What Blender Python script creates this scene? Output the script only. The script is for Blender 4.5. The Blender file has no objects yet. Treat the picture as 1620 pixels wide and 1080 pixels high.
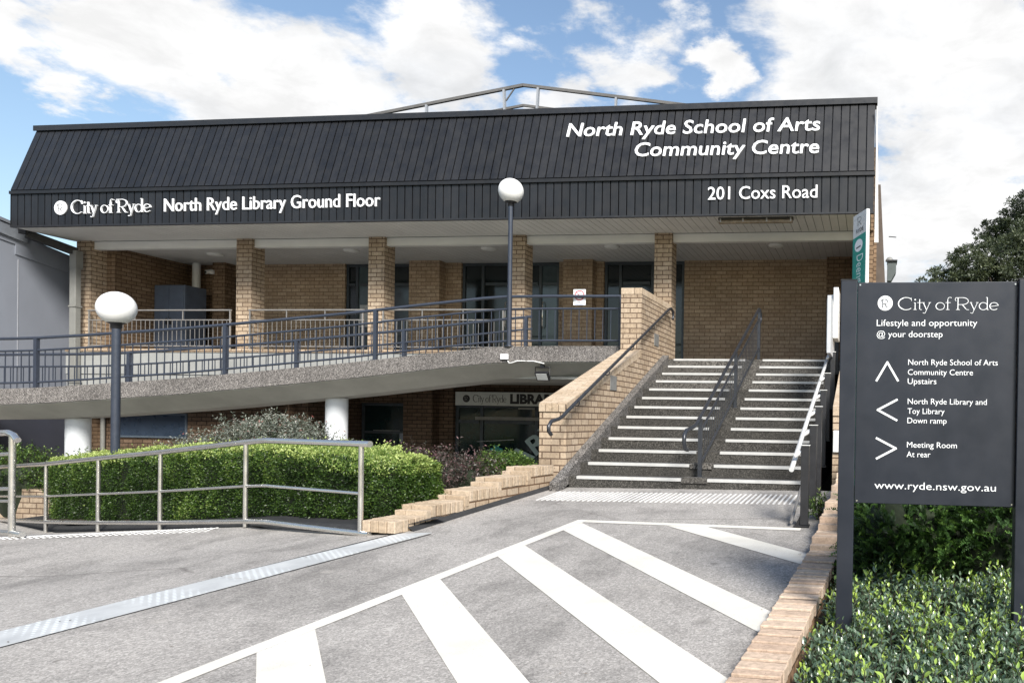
import bpy, math, random
import numpy as np
from mathutils import Vector, Matrix
R_ = math.radians
rng = np.random.default_rng(7)
random.seed(7)
scn = bpy.context.scene
COL = scn.collection

# ------------------------------------------------------------------ camera
# a level shift-lens view; the camera is the origin, X runs along the building front, Y into the depth
cam_d = bpy.data.cameras.new('camera'); cam = bpy.data.objects.new('camera', cam_d); COL.objects.link(cam)
yaw, pitch, roll = .1187914, -.0078315, .0156893
F = Vector((-math.sin(yaw), math.cos(yaw), 0)); Rt = Vector((math.cos(yaw), math.sin(yaw), 0)); U = Vector((0, 0, 1))
F, U = F*math.cos(pitch)+U*math.sin(pitch), U*math.cos(pitch)-F*math.sin(pitch)
Rt, U = Rt*math.cos(roll)+U*math.sin(roll), U*math.cos(roll)-Rt*math.sin(roll)
cam.matrix_world = Matrix(((Rt.x, U.x, -F.x, 0), (Rt.y, U.y, -F.y, 0), (Rt.z, U.z, -F.z, 0), (0, 0, 0, 1)))
cam_d.sensor_width = 36; cam_d.sensor_fit = 'HORIZONTAL'
cam_d.lens = 1223.9/1620*36
cam_d.shift_x = -(1231.1-810)/1620
cam_d.shift_y = (677.04-540)/1620
cam_d.clip_start = .05; cam_d.clip_end = 3000
scn.camera = cam

# ------------------------------------------------------------------ light
SUN_EL, SUN_AZ = R_(40), R_(147)        # azimuth clockwise from +Y: sun high, behind the viewer's right shoulder
w = bpy.data.worlds.new('World'); scn.world = w; w.use_nodes = True
def world_sky():
    nt = w.node_tree; nt.nodes.clear(); N = nt.nodes.new; L = nt.links.new
    out = N('ShaderNodeOutputWorld'); bg = N('ShaderNodeBackground'); bg.inputs['Strength'].default_value = .06
    sky = N('ShaderNodeTexSky'); sky.sky_type = 'NISHITA'; sky.sun_disc = False
    sky.sun_elevation = SUN_EL; sky.sun_rotation = SUN_AZ; sky.air_density = 1.25; sky.dust_density = 1.4; sky.ozone_density = 2.0
    tc = N('ShaderNodeTexCoord'); D = tc.outputs['Generated']
    def math_(op, a, b=None, c=None):
        m = N('ShaderNodeMath'); m.operation = op
        for i, v in enumerate((a, b, c)):
            if v is None: continue
            if isinstance(v, (int, float)): m.inputs[i].default_value = v
            else: L(v, m.inputs[i])
        return m.outputs[0]
    # the cloud layer is a sheet overhead: direction projected on a plane
    sep = N('ShaderNodeSeparateXYZ'); L(D, sep.inputs[0])
    zz = math_('MAXIMUM', math_('ADD', sep.outputs[2], .22), .05)
    cmb = N('ShaderNodeCombineXYZ'); L(math_('DIVIDE', sep.outputs[0], zz), cmb.inputs[0]); L(math_('DIVIDE', sep.outputs[1], zz), cmb.inputs[1])
    def noise(scale, det, rough, off=0., dist=0.):
        n = N('ShaderNodeTexNoise'); n.inputs['Scale'].default_value = scale; n.inputs['Detail'].default_value = det
        n.inputs['Roughness'].default_value = rough; n.inputs['Distortion'].default_value = dist
        mp = N('ShaderNodeMapping'); mp.inputs['Location'].default_value = (off, off*.7, off*.3)
        L(cmb.outputs[0], mp.inputs[0]); L(mp.outputs[0], n.inputs['Vector']); return n.outputs['Fac']
    n1 = noise(1.6, 9, .62, 3.1, .25); n2 = noise(5.5, 8, .6, 8.2, .3)
    wn = N('ShaderNodeTexNoise'); wn.inputs['Scale'].default_value = 3.2; wn.inputs['Detail'].default_value = 8; wn.inputs['Roughness'].default_value = .62; L(cmb.outputs[0], wn.inputs['Vector'])
    ws = N('ShaderNodeVectorMath'); ws.operation = 'SUBTRACT'; L(wn.outputs['Color'], ws.inputs[0]); ws.inputs[1].default_value = (.5, .5, .5)
    wm = N('ShaderNodeVectorMath'); wm.operation = 'SCALE'; L(ws.outputs[0], wm.inputs[0]); wm.inputs['Scale'].default_value = .22
    wa = N('ShaderNodeVectorMath'); wa.operation = 'ADD'; L(D, wa.inputs[0]); L(wm.outputs[0], wa.inputs[1]); DW = wa.outputs[0]
    cov = None
    for (x, y, z, r, k) in CLOUDS:      # the cumulus banks: direction, angular radius, weight
        v = N('ShaderNodeVectorMath'); v.operation = 'DISTANCE'; L(DW, v.inputs[0]); v.inputs[1].default_value = (x, y, z)
        f = math_('MULTIPLY', math_('SUBTRACT', 1.0, math_('DIVIDE', v.outputs['Value'], r)), k)
        cov = f if cov is None else math_('SMOOTH_MAX', cov, f, .12)
    front = math_('SMOOTH_MAX', cov, -.45, .05)
    # behind the viewer the sky is broken cloud too
    back = N('ShaderNodeMapRange'); L(sep.outputs[1], back.inputs[0]); back.inputs[1].default_value = .35; back.inputs[2].default_value = .05
    back.inputs[3].default_value = 0; back.inputs[4].default_value = .35
    c = math_('ADD', front, back.outputs[0])
    nn = math_('ADD', math_('MULTIPLY', math_('SUBTRACT', n1, .5), 1.5), math_('MULTIPLY', math_('SUBTRACT', n2, .5), 1.15))
    dens = N('ShaderNodeMapRange'); dens.interpolation_type = 'SMOOTHSTEP'
    L(math_('ADD', c, nn), dens.inputs[0]); dens.inputs[1].default_value = .11; dens.inputs[2].default_value = .47
    # thicker cloud is greyer underneath
    n3 = noise(1.9, 6, .55, 14.0, .2)
    shade = N('ShaderNodeMapRange'); L(n3, shade.inputs[0]); shade.inputs[1].default_value = .47; shade.inputs[2].default_value = .70
    ccol = N('ShaderNodeMix'); ccol.data_type = 'RGBA'; L(shade.outputs[0], ccol.inputs['Factor'])
    ccol.inputs['A'].default_value = (CL*1.0, CL*1.0, CL*1.0, 1); ccol.inputs['B'].default_value = (CL*.80, CL*.82, CL*.85, 1)
    n4 = noise(7., 7, .62, 21.0, .3)
    puff = N('ShaderNodeMapRange'); L(n4, puff.inputs[0]); puff.inputs[1].default_value = .35; puff.inputs[2].default_value = .62; puff.inputs[3].default_value = .86; puff.inputs[4].default_value = 1.04
    dt = N('ShaderNodeVectorMath'); dt.operation = 'DOT_PRODUCT'; L(D, dt.inputs[0])
    dt.inputs[1].default_value = (math.sin(SUN_AZ)*math.cos(SUN_EL), math.cos(SUN_AZ)*math.cos(SUN_EL), math.sin(SUN_EL))
    glow = N('ShaderNodeMapRange'); L(dt.outputs['Value'], glow.inputs[0]); glow.inputs[1].default_value = .2; glow.inputs[2].default_value = 1.; glow.inputs[3].default_value = 1.; glow.inputs[4].default_value = 2.4
    sc_ = N('ShaderNodeVectorMath'); sc_.operation = 'SCALE'; L(ccol.outputs['Result'], sc_.inputs[0]); L(math_('MULTIPLY', puff.outputs[0], glow.outputs[0]), sc_.inputs['Scale'])
    mx = N('ShaderNodeMix'); mx.data_type = 'RGBA'; L(dens.outputs[0], mx.inputs['Factor']); L(sky.outputs[0], mx.inputs['A']); L(sc_.outputs[0], mx.inputs['B'])
    L(mx.outputs['Result'], bg.inputs['Color']); L(bg.outputs[0], out.inputs[0])
CL = 6.0
CLOUDS = [
 (-0.730,0.598,0.332,0.069,0.80), (-0.716,0.636,0.286,0.049,0.70), (-0.652,0.669,0.358,0.112,1.00),
 (-0.583,0.732,0.353,0.124,1.00), (-0.474,0.790,0.389,0.104,1.00), (-0.308,0.864,0.399,0.079,0.80),
 (-0.363,0.849,0.384,0.069,0.90), (-0.189,0.896,0.402,0.043,0.75), (-0.204,0.858,0.471,0.043,0.60),
 (-0.079,0.915,0.395,0.041,0.65), (-0.027,0.887,0.460,0.166,1.05), (0.096,0.911,0.401,0.141,1.10),
 (0.088,0.955,0.284,0.168,1.10), (0.184,0.921,0.344,0.131,1.10), (0.036,0.964,0.264,0.086,1.00),
 (-0.626,0.716,0.310,0.092,0.90), (-0.663,0.647,0.377,0.088,0.80), (-0.768,0.561,0.309,0.053,0.70),
]
world_sky()
sun_d = bpy.data.lights.new('sun', 'SUN'); sun = bpy.data.objects.new('sun', sun_d); COL.objects.link(sun)
sun_d.energy = 2.5; sun_d.angle = R_(18); sun_d.color = (1, .96, .89)
sdir = Vector((math.sin(SUN_AZ)*math.cos(SUN_EL), math.cos(SUN_AZ)*math.cos(SUN_EL), math.sin(SUN_EL)))
sun.rotation_euler = sdir.to_track_quat('Z', 'Y').to_euler()
scn.view_settings.view_transform = 'Standard'; scn.view_settings.look = 'None'; scn.view_settings.gamma = 1
scn.view_settings.exposure = 1.55
scn.render.engine = 'CYCLES'

# ------------------------------------------------------------------ helpers
class MB:
    def __init__(s): s.v = []; s.f = []; s.m = []; s.sm = []
    def add(s, vs, fs, m=0, sm=False):
        b = len(s.v); s.v += [tuple(map(float, q)) for q in vs]
        s.f += [tuple(b+i for i in q) for q in fs]; s.m += [m]*len(fs); s.sm += [sm]*len(fs)
    def box(s, x0, x1, y0, y1, z0, z1, m=0):
        s.add([(x0,y0,z0),(x1,y0,z0),(x1,y1,z0),(x0,y1,z0),(x0,y0,z1),(x1,y0,z1),(x1,y1,z1),(x0,y1,z1)],
              [(3,2,1,0),(4,5,6,7),(0,1,5,4),(1,2,6,5),(2,3,7,6),(3,0,4,7)], m)
    def obox(s, c, a, b, d, m=0):      # centre and three half-axes (right-handed)
        c, a, b, d = map(Vector, (c, a, b, d)); vs = []
        for k in (-1, 1):
            for (i, j) in ((-1,-1),(1,-1),(1,1),(-1,1)): vs.append(c+a*i+b*j+d*k)
        s.add(vs, [(3,2,1,0),(4,5,6,7),(0,1,5,4),(1,2,6,5),(2,3,7,6),(3,0,4,7)], m)
    def beam(s, p, q, w, h, m=0, up=(0,0,1)):   # square bar from p to q
        p, q = Vector(p), Vector(q); d = (q-p); l = d.length; d = d/l
        a = d.cross(Vector(up))
        if a.length < 1e-4: a = d.cross(Vector((0,1,0)))
        a.normalize(); b = a.cross(d).normalized()
        s.obox((p+q)/2, a*(w/2), d*(l/2), b*(h/2), m)
    def tube(s, pts, r, n=10, cap=True, m=0):
        P = [Vector(p) for p in pts]; k = len(P); T = []
        for i in range(k):
            t = (P[min(i+1,k-1)]-P[max(i-1,0)]); T.append(t.normalized())
        a = T[0].orthogonal().normalized(); vs = []
        rr = r if isinstance(r, (list, tuple)) else [r]*k
        for i in range(k):
            a = (a-T[i]*a.dot(T[i])).normalized(); b = T[i].cross(a)
            for j in range(n):
                t = 2*math.pi*j/n; vs.append(P[i]+(a*math.cos(t)+b*math.sin(t))*rr[i])
        fs = [(i*n+j, i*n+(j+1)%n, (i+1)*n+(j+1)%n, (i+1)*n+j) for i in range(k-1) for j in range(n)]
        s.add(vs, fs, m, True)
        if cap:
            s.add(vs[:n], [tuple(reversed(range(n)))], m); s.add(vs[-n:], [tuple(range(n))], m)
    def lathe(s, c, prof, n=24, m=0, sm=True):   # prof: (r, z) upwards
        vs = []; c = Vector(c)
        for r, z in prof:
            for j in range(n):
                t = 2*math.pi*j/n; vs.append(c+Vector((r*math.cos(t), r*math.sin(t), z)))
        fs = [(i*n+j, i*n+(j+1)%n, (i+1)*n+(j+1)%n, (i+1)*n+j) for i in range(len(prof)-1) for j in range(n)]
        s.add(vs, fs, m, sm)
        s.add(vs[:n], [tuple(reversed(range(n)))], m); s.add(vs[-n:], [tuple(range(n))], m)
    def prism(s, poly, ext, m=0):      # planar polygon extruded by vector
        P = [Vector(p) for p in poly]; e = Vector(ext); n = len(P)
        nrm = Vector((0,0,0))
        for i in range(n): nrm += P[i].cross(P[(i+1)%n])
        if nrm.dot(e) > 0: P.reverse()
        vs = P+[p+e for p in P]
        s.add(vs, [tuple(range(n)), tuple(reversed(range(n, 2*n)))]+[((i+1)%n, i, n+i, n+(i+1)%n) for i in range(n)], m)
    def quad(s, *vs, m=0): s.add(vs, [tuple(range(len(vs)))], m)
    def build(s, name, mats, parent=None, bevel=0, **props):
        me = bpy.data.meshes.new(name)
        off = root_loc(parent)
        V = np.array(s.v, float)-np.array(off)
        me.from_pydata(V.tolist(), [], s.f)
        if not isinstance(mats, (list, tuple)): mats = [mats]
        for q in mats: me.materials.append(q)
        me.polygons.foreach_set('material_index', s.m); me.polygons.foreach_set('use_smooth', s.sm)
        me.update(); box_uv(me, off)
        o = bpy.data.objects.new(name, me); COL.objects.link(o)
        if parent is not None: o.parent = parent
        if bevel:
            b = o.modifiers.new('bevel', 'BEVEL'); b.width = bevel; b.segments = 2; b.limit_method = 'ANGLE'; b.angle_limit = R_(50)
        for k, q in props.items(): o[k] = q
        return o
def root_loc(p):
    if p is None: return (0,0,0)
    while p.parent: p = p.parent
    return tuple(p.location)
def box_uv(me, off):
    nl = len(me.loops); 
    if nl == 0: return
    vi = np.empty(nl, np.int32); me.loops.foreach_get('vertex_index', vi)
    co = np.empty(len(me.vertices)*3); me.vertices.foreach_get('co', co); co = co.reshape(-1,3)+np.array(off)
    npoly = len(me.polygons); nr = np.empty(npoly*3); me.polygons.foreach_get('normal', nr); nr = nr.reshape(-1,3)
    lt = np.empty(npoly, np.int32); me.polygons.foreach_get('loop_total', lt)
    ln = np.repeat(nr, lt, axis=0); P = co[vi]; uv = np.empty((nl,2))
    a = np.abs(ln); zt = a[:,2] > .75; yt = (~zt) & (a[:,1] >= a[:,0]); xt = ~(zt|yt)
    uv[zt] = P[zt][:,[0,1]]; uv[yt] = P[yt][:,[0,2]]; uv[xt] = P[xt][:,[1,2]]
    lay = me.uv_layers.new(name='UVMap'); lay.data.foreach_set('uv', uv.ravel())
def thing(name, label, cat, loc=(0,0,0), group=None):
    o = bpy.data.objects.new(name, None); COL.objects.link(o); o.location = loc; o.empty_display_size = .2
    o['label'] = label; o['category'] = cat
    if group: o['group'] = group
    return o
def tag(o, label, cat, group=None):
    o['label'] = label; o['category'] = cat
    if group: o['group'] = group
    return o
def struct(o): o['kind'] = 'structure'; return o

# ------------------------------------------------------------------ materials
MATS = {}
class M:
    def __init__(s, name, rough=.6, metal=0., spec=.5):
        s.mat = bpy.data.materials.new(name); s.mat.use_nodes = True; s.nt = s.mat.node_tree
        s.b = s.nt.nodes['Principled BSDF']; s.b.inputs['Roughness'].default_value = rough
        s.b.inputs['Metallic'].default_value = metal; s.b.inputs['Specular IOR Level'].default_value = spec
        MATS[name] = s.mat
    def n(s, t, **k):
        q = s.nt.nodes.new(t)
        for a, v in k.items():
            if hasattr(q, a) and not a[0].isupper(): setattr(q, a, v)
        return q
    def l(s, a, b): s.nt.links.new(a, b)
    def coord(s, kind='Object'): return s.n('ShaderNodeTexCoord').outputs[kind]
    def noise(s, scale, det=4, rough=.55, vec=None, stretch=None, dist=0.):
        q = s.n('ShaderNodeTexNoise'); q.inputs['Scale'].default_value = scale; q.inputs['Detail'].default_value = det
        q.inputs['Roughness'].default_value = rough; q.inputs['Distortion'].default_value = dist
        v = vec or s.coord()
        if stretch:
            mp = s.n('ShaderNodeMapping'); mp.inputs['Scale'].default_value = stretch; s.l(v, mp.inputs[0]); v = mp.outputs[0]
        s.l(v, q.inputs['Vector']); return q.outputs['Fac']
    def ramp(s, fac, stops, interp='LINEAR'):
        q = s.n('ShaderNodeValToRGB'); q.color_ramp.interpolation = interp; e = q.color_ramp.elements
        while len(e) < len(stops): e.new(.5)
        for i, (p, c) in enumerate(stops):
            e[i].position = p; c = (c, c, c) if isinstance(c, (int, float)) else c; e[i].color = (*c, 1)
        s.l(fac, q.inputs[0]); return q.outputs[0]
    def mix(s, fac, a, b, mode='MIX'):
        q = s.n('ShaderNodeMix'); q.data_type = 'RGBA'; q.blend_type = mode
        for key, v in (('Factor', fac), ('A', a), ('B', b)):
            if isinstance(v, (int, float)): q.inputs[key].default_value = v if key == 'Factor' else (v, v, v, 1)
            elif isinstance(v, tuple): q.inputs[key].default_value = (*v, 1)
            else: s.l(v, q.inputs[key])
        return q.outputs['Result']
    def color(s, c):
        if isinstance(c, tuple): s.b.inputs['Base Color'].default_value = (*c, 1)
        else: s.l(c, s.b.inputs['Base Color'])
    def bump(s, h, strength=.3, dist=.01):
        q = s.n('ShaderNodeBump'); q.inputs['Strength'].default_value = strength; q.inputs['Distance'].default_value = dist
        s.l(h, q.inputs['Height']); s.l(q.outputs[0], s.b.inputs['Normal'])
def plain(name, c, rough=.5, metal=0., var=.12, scale=6., fine=0., spec=.5, stretch=None):
    m = M(name, rough, metal, spec)
    lo = tuple(max(0, q*(1-var)) for q in c); hi = tuple(min(1, q*(1+var)) for q in c)
    m.color(m.ramp(m.noise(scale, 5, .6, stretch=stretch), [(.3, lo), (.7, hi)]))
    r = m.ramp(m.noise(scale*2.3, 4), [(.3, max(.02, rough-.08)), (.7, min(1, rough+.1))]); m.l(r, m.b.inputs['Roughness'])
    if fine: m.bump(m.noise(180, 3), fine, .002)
    return m.mat

def brick_mat(name, c1, c2, mortar, w=.24, h=.086, off=.5, msize=.0085, fleck=(.06,.035,.02), uoff=(0,0)):
    m = M(name, .82, spec=.25)
    uv = m.coord('UV'); mp = m.n('ShaderNodeMapping'); mp.inputs['Location'].default_value = (uoff[0], uoff[1], 0); m.l(uv, mp.inputs[0])
    b = m.n('ShaderNodeTexBrick'); m.l(mp.outputs[0], b.inputs['Vector'])
    b.offset = off; b.squash = 1; b.offset_frequency = 2
    for k, v in (('Scale', 1.), ('Mortar Size', msize), ('Mortar Smooth', .15), ('Bias', 0.), ('Brick Width', w), ('Row Height', h)): b.inputs[k].default_value = v
    b.inputs['Color1'].default_value = (0,0,0,1); b.inputs['Color2'].default_value = (1,1,1,1); b.inputs['Mortar'].default_value = (.5,.5,.5,1)
    base = m.mix(b.outputs['Color'], c1, c2)
    patch = m.ramp(m.noise(1.1, 5, .6), [(.32, .78), (.68, 1.12)]); base = m.mix(1., base, patch, 'MULTIPLY')
    sc = m.ramp(m.noise(26, 5, .7, stretch=(1.,1.,.35)), [(.36, .78), (.6, 1.06)]); base = m.mix(1., base, sc, 'MULTIPLY')
    fl = m.ramp(m.noise(48, 4, .65), [(.60, 0.), (.665, 1.)]); base = m.mix(m.mix(1., fl, .75, 'MULTIPLY'), base, fleck)
    mo = m.mix(m.noise(40, 3), mortar, tuple(q*1.7 for q in mortar))
    m.color(m.mix(b.outputs['Fac'], base, mo))
    inv = m.n('ShaderNodeMath'); inv.operation = 'SUBTRACT'; inv.inputs[0].default_value = 1; m.l(b.outputs['Fac'], inv.inputs[1])
    add = m.n('ShaderNodeMath'); add.operation = 'ADD'; m.l(inv.outputs[0], add.inputs[0])
    mu = m.n('ShaderNodeMath'); mu.operation = 'MULTIPLY'; m.l(m.noise(90, 4, .7), mu.inputs[0]); mu.inputs[1].default_value = .35; m.l(mu.outputs[0], add.inputs[1])
    m.bump(add.outputs[0], .7, .009)
    return m.mat
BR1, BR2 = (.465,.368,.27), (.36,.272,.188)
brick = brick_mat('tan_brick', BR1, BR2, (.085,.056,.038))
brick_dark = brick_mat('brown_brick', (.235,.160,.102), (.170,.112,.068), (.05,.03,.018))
brick_lib = brick_mat('shaded_library_brick', (.16,.108,.073), (.115,.076,.05), (.022,.015,.01))  # darker brick copy, with the shade under the ramp put into its colour
def loose_brick(name, c1, c2):
    m = M(name, .85, spec=.2)
    g = m.n('ShaderNodeNewGeometry').outputs['Random Per Island']
    base = m.mix(g, c1, c2)
    base = m.mix(1., base, m.ramp(m.noise(30, 5, .7), [(.34, .72), (.62, 1.08)]), 'MULTIPLY')
    fl = m.ramp(m.noise(75, 3, .6), [(.66, 0.), (.71, 1.)]); base = m.mix(m.mix(1., fl, .7, 'MULTIPLY'), base, (.07,.04,.022))
    m.color(base); m.bump(m.noise(70, 5, .7), .55, .006); return m.mat
cap_brick = loose_brick('cap_brick', (.485,.392,.295), (.38,.292,.205))
kerb_brick = loose_brick('weathered_brick', (.56,.445,.345), (.43,.315,.235))
brick_back = brick_mat('veranda_brick', (.43,.325,.225), (.335,.242,.16), (.15,.102,.068))
mortar_m = plain('mortar', (.055,.036,.024), .95, var=.3, scale=40)

def aggregate(name, stops, scale=110., big=None):
    m = M(name, .85, spec=.3)
    v = m.n('ShaderNodeTexVoronoi'); v.inputs['Scale'].default_value = scale; m.l(m.coord(), v.inputs['Vector'])
    col = m.ramp(v.outputs['Color'], stops)
    ed = m.ramp(v.outputs['Distance'], [(.25, 1.), (.75, .45)]); col = m.mix(1., col, ed, 'MULTIPLY')
    col = m.mix(1., col, m.ramp(m.noise(1.6, 6, .65), [(.3, .72), (.7, 1.15)]), 'MULTIPLY')
    if big: col = m.mix(m.ramp(m.noise(big[0], 5, .6), [(.45, 0.), (.6, 1.)]), col, big[1])
    m.color(col); m.bump(v.outputs['Distance'], .6, .006); return m.mat
pebble = aggregate('pebble_concrete', [(.15,(.085,.078,.074)), (.4,(.165,.152,.145)), (.6,(.23,.213,.202)), (.85,(.37,.345,.325))], 88)
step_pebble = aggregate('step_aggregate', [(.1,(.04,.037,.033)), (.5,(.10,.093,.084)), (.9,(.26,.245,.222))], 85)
step_dark = aggregate('dark_step_aggregate', [(.1,(.032,.030,.027)), (.55,(.066,.062,.055)), (.92,(.16,.15,.135))], 100)  # darker tone of the step aggregate, for the lower steps

def asphalt():
    m = M('asphalt', .88, spec=.3)
    base = m.ramp(m.noise(105, 3, .85), [(.32, .09), (.46, .235), (.57, .31), (.68, .56)])
    v = m.n('ShaderNodeTexVoronoi'); v.inputs['Scale'].default_value = 80; m.l(m.coord(), v.inputs['Vector'])
    base = m.mix(.45, base, m.ramp(v.outputs['Color'], [(.2, .16), (.55, .28), (.9, .46)]))
    big = m.ramp(m.noise(.75, 7, .68, dist=.6), [(.32, .70), (.47, .95), (.66, 1.08)]); base = m.mix(1., base, big, 'MULTIPLY')
    st = m.ramp(m.noise(2.6, 6, .6, stretch=(1,.45,1)), [(.36, .76), (.5, 1.)]); base = m.mix(1., base, st, 'MULTIPLY')
    spot = m.ramp(m.noise(9, 3, .5), [(.715, 0.), (.74, 1.)]); base = m.mix(m.mix(1., spot, .45, 'MULTIPLY'), base, (.09,.085,.08))
    cr = m.n('ShaderNodeTexVoronoi'); cr.feature = 'DISTANCE_TO_EDGE'; cr.inputs['Scale'].default_value = .42
    wob = m.n('ShaderNodeMix'); wob.data_type = 'VECTOR'; wob.inputs['Factor'].default_value = .06; m.l(m.coord(), wob.inputs['A'])
    nz = m.n('ShaderNodeTexNoise'); nz.inputs['Scale'].default_value = 3.5; nz.inputs['Detail'].default_value = 6; m.l(m.coord(), nz.inputs['Vector']); m.l(nz.outputs['Color'], wob.inputs['B']); m.l(wob.outputs['Result'], cr.inputs['Vector'])
    ck = m.ramp(cr.outputs['Distance'], [(.0015, 1.), (.006, 0.)]); pres = m.ramp(m.noise(.5, 2), [(.5, 0.), (.56, .6)])
    base = m.mix(m.mix(1., ck, pres, 'MULTIPLY'), base, (.075,.07,.068))
    oil = m.ramp(m.noise(1.7, 4, .55, dist=.4), [(.655, 0.), (.74, .5)]); base = m.mix(oil, base, (.10,.098,.095))
    pale = m.ramp(m.noise(3.1, 5, .6), [(.64, 0.), (.75, .35)]); base = m.mix(pale, base, (.42,.415,.40))
    base = m.mix(1., base, (1.09,1.03,.965), 'MULTIPLY')
    m.color(base); m.bump(m.noise(150, 3, .8), .5, .004); return m.mat
asph = asphalt()
def paint():
    m = M('road_paint', .7, spec=.3)
    b = m.ramp(m.noise(3, 6, .6), [(.3,(.52,.50,.45)), (.6,(.61,.59,.54))])
    worn = m.ramp(m.noise(130, 4, .75), [(.565, 0.), (.63, 1.)]); big = m.ramp(m.noise(2.2, 5, .65), [(.44, .12), (.64, 1.)])
    b = m.mix(m.mix(1., worn, big, 'MULTIPLY'), b, (.30,.29,.28))
    sc = m.ramp(m.noise(7, 5, .7, stretch=(1,.2,1)), [(.665, 0.), (.70, .5)]); b = m.mix(sc, b, (.42,.41,.39))
    m.color(b); m.bump(m.noise(150, 3, .8), .25, .003); return m.mat
paint_m = paint()
bitumen = plain('bitumen', (.020,.0205,.022), .85, var=.3, scale=14, fine=.5)
soil_m = plain('soil', (.045,.032,.022), .95, var=.4, scale=18, fine=.8)
yard_m = plain('yard_concrete', (.16,.155,.15), .9, var=.25, scale=4)
ground_m = plain('grass_ground', (.06,.075,.03), .95, var=.4, scale=5)

def cladding(name, c):
    m = M(name, .42, spec=.45)
    a = m.ramp(m.noise(.7, 5, .6, stretch=(1,1,.3)), [(.3, tuple(q*.82 for q in c)), (.7, tuple(q*1.18 for q in c))])
    isl = m.ramp(m.n('ShaderNodeNewGeometry').outputs['Random Per Island'], [(0., .80), (1., 1.18)]); a = m.mix(1., a, isl, 'MULTIPLY')
    dirt = m.ramp(m.noise(14, 4, .6, stretch=(1,1,.12)), [(.35, .86), (.6, 1.08)]); m.color(m.mix(1., a, dirt, 'MULTIPLY'))
    m.l(m.ramp(m.noise(5, 4), [(.3, .36), (.7, .55)]), m.b.inputs['Roughness']); return m.mat
clad = cladding('charcoal_cladding', (.0118,.0120,.0134)); clad2 = cladding('charcoal_flat_cladding', (.0122,.0130,.0152))
trim_dark = plain('dark_trim', (.014,.0145,.017), .45, var=.15)
letter_m = plain('white_lettering', (.82,.83,.85), .35, var=.04)
white_p = plain('white_paint', (.66,.66,.645), .5, var=.06, scale=3)
beam_p = plain('beam_paint', (.70,.70,.685), .45, var=.06, scale=2, stretch=(1,1,3))
soffit_p = plain('soffit_paint', (.62,.61,.59), .6, var=.08, scale=2)
ceil_p = plain('ceiling_paint', (.50,.495,.485), .6, var=.08, scale=2)
conc_p = plain('painted_concrete', (.28,.285,.275), .7, var=.12, scale=2.2, fine=.15)
under_p = plain('slab_underside', (.50,.495,.45), .8, var=.14, scale=1.6, fine=.2)
column_p = plain('column_paint', (.66,.685,.71), .55, var=.07, scale=3, fine=.1)
rail_p = plain('navy_rail_paint', (.030,.037,.054), .38, var=.12, scale=9)
rail_g = plain('grey_rail_paint', (.032,.035,.042), .32, .2, var=.12, scale=9)
galv = plain('pale_rail_metal', (.34,.325,.31), .4, .55, var=.12, scale=9)
steel = plain('brushed_steel', (.72,.70,.665), .24, .92, var=.05, scale=3)
nose_m = plain('aluminium_nosing', (.50,.495,.48), .42, .15, var=.09, scale=9)
black_p = plain('black_post_paint', (.016,.016,.018), .42, var=.2, scale=8)
lift_w = plain('lift_white_metal', (.74,.74,.73), .3, .2, var=.06)
lift_g = plain('lift_grey_panel', (.48,.49,.51), .45, .3, var=.08)
alu_dark = plain('dark_door_frame', (.045,.055,.065), .4, .2, var=.12)
glass_m = plain('dark_glass', (.008,.013,.015), .05, var=.3, scale=1.2, spec=.6)
glass_t = plain('teal_dark_glass', (.006,.017,.018), .07, var=.3, scale=1.5, spec=.5)
sign_p = plain('sign_slate_paint', (.0105,.0135,.0215), .42, var=.10, scale=3, stretch=(2,1,.5))
cab_p = plain('cabinet_paint', (.085,.105,.145), .4, .1, var=.12)
grey_wall = plain('grey_render', (.185,.20,.235), .7, var=.07, scale=1.2, stretch=(1,1,.4), fine=.1)
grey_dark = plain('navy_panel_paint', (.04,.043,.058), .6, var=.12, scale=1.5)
pipe_p = plain('grey_pipe', (.19,.19,.178), .55, var=.1)
blue_panel = plain('blue_window_panel', (.028,.042,.066), .3, var=.2, scale=3)
blue_frame = plain('blue_window_frame', (.075,.098,.125), .5, var=.1)
teal_p = plain('teal_sign_vinyl', (.018,.27,.215), .4, var=.06)
opal = plain('opal_globe', (.78,.775,.76), .3, var=.07, scale=5, stretch=(1,1,.5))
red_p = plain('sign_red', (.55,.05,.06), .5, var=.05)
drain_m = None
def checker_plate():
    m = M('galvanised_plate', .5, .08, .4)
    c = m.ramp(m.noise(4, 5, .6), [(.3,(.36,.37,.375)), (.7,(.50,.51,.51))])
    mp = m.n('ShaderNodeMapping'); mp.inputs['Rotation'].default_value = (0,0,R_(45)); mp.inputs['Scale'].default_value = (1,1,1); m.l(m.coord(), mp.inputs[0])
    v = m.n('ShaderNodeTexVoronoi'); v.inputs['Scale'].default_value = 24; v.inputs['Randomness'].default_value = 0.; m.l(mp.outputs[0], v.inputs['Vector'])
    d = m.ramp(v.outputs['Distance'], [(.22, 1.), (.36, 0.)])
    m.color(m.mix(d, c, (.62,.65,.66))); m.bump(d, .35, .003); return m.mat
plate_m = checker_plate()
def leaf_mat(name, stops, rough=.45, trans=.25, spec=.4):
    m = M(name, rough, spec=spec)
    at = m.n('ShaderNodeAttribute'); at.attribute_name = 'tint'
    c = m.ramp(at.outputs['Fac'], stops); m.color(c)
    tr = m.n('ShaderNodeBsdfTranslucent'); m.l(m.mix(1., c, (1.3,1.35,.6), 'MULTIPLY'), tr.inputs[0])
    mx = m.n('ShaderNodeMixShader'); mx.inputs[0].default_value = trans
    out = m.nt.nodes['Material Output']; m.l(m.b.outputs[0], mx.inputs[1]); m.l(tr.outputs[0], mx.inputs[2]); m.l(mx.outputs[0], out.inputs[0]); return m.mat
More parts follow.
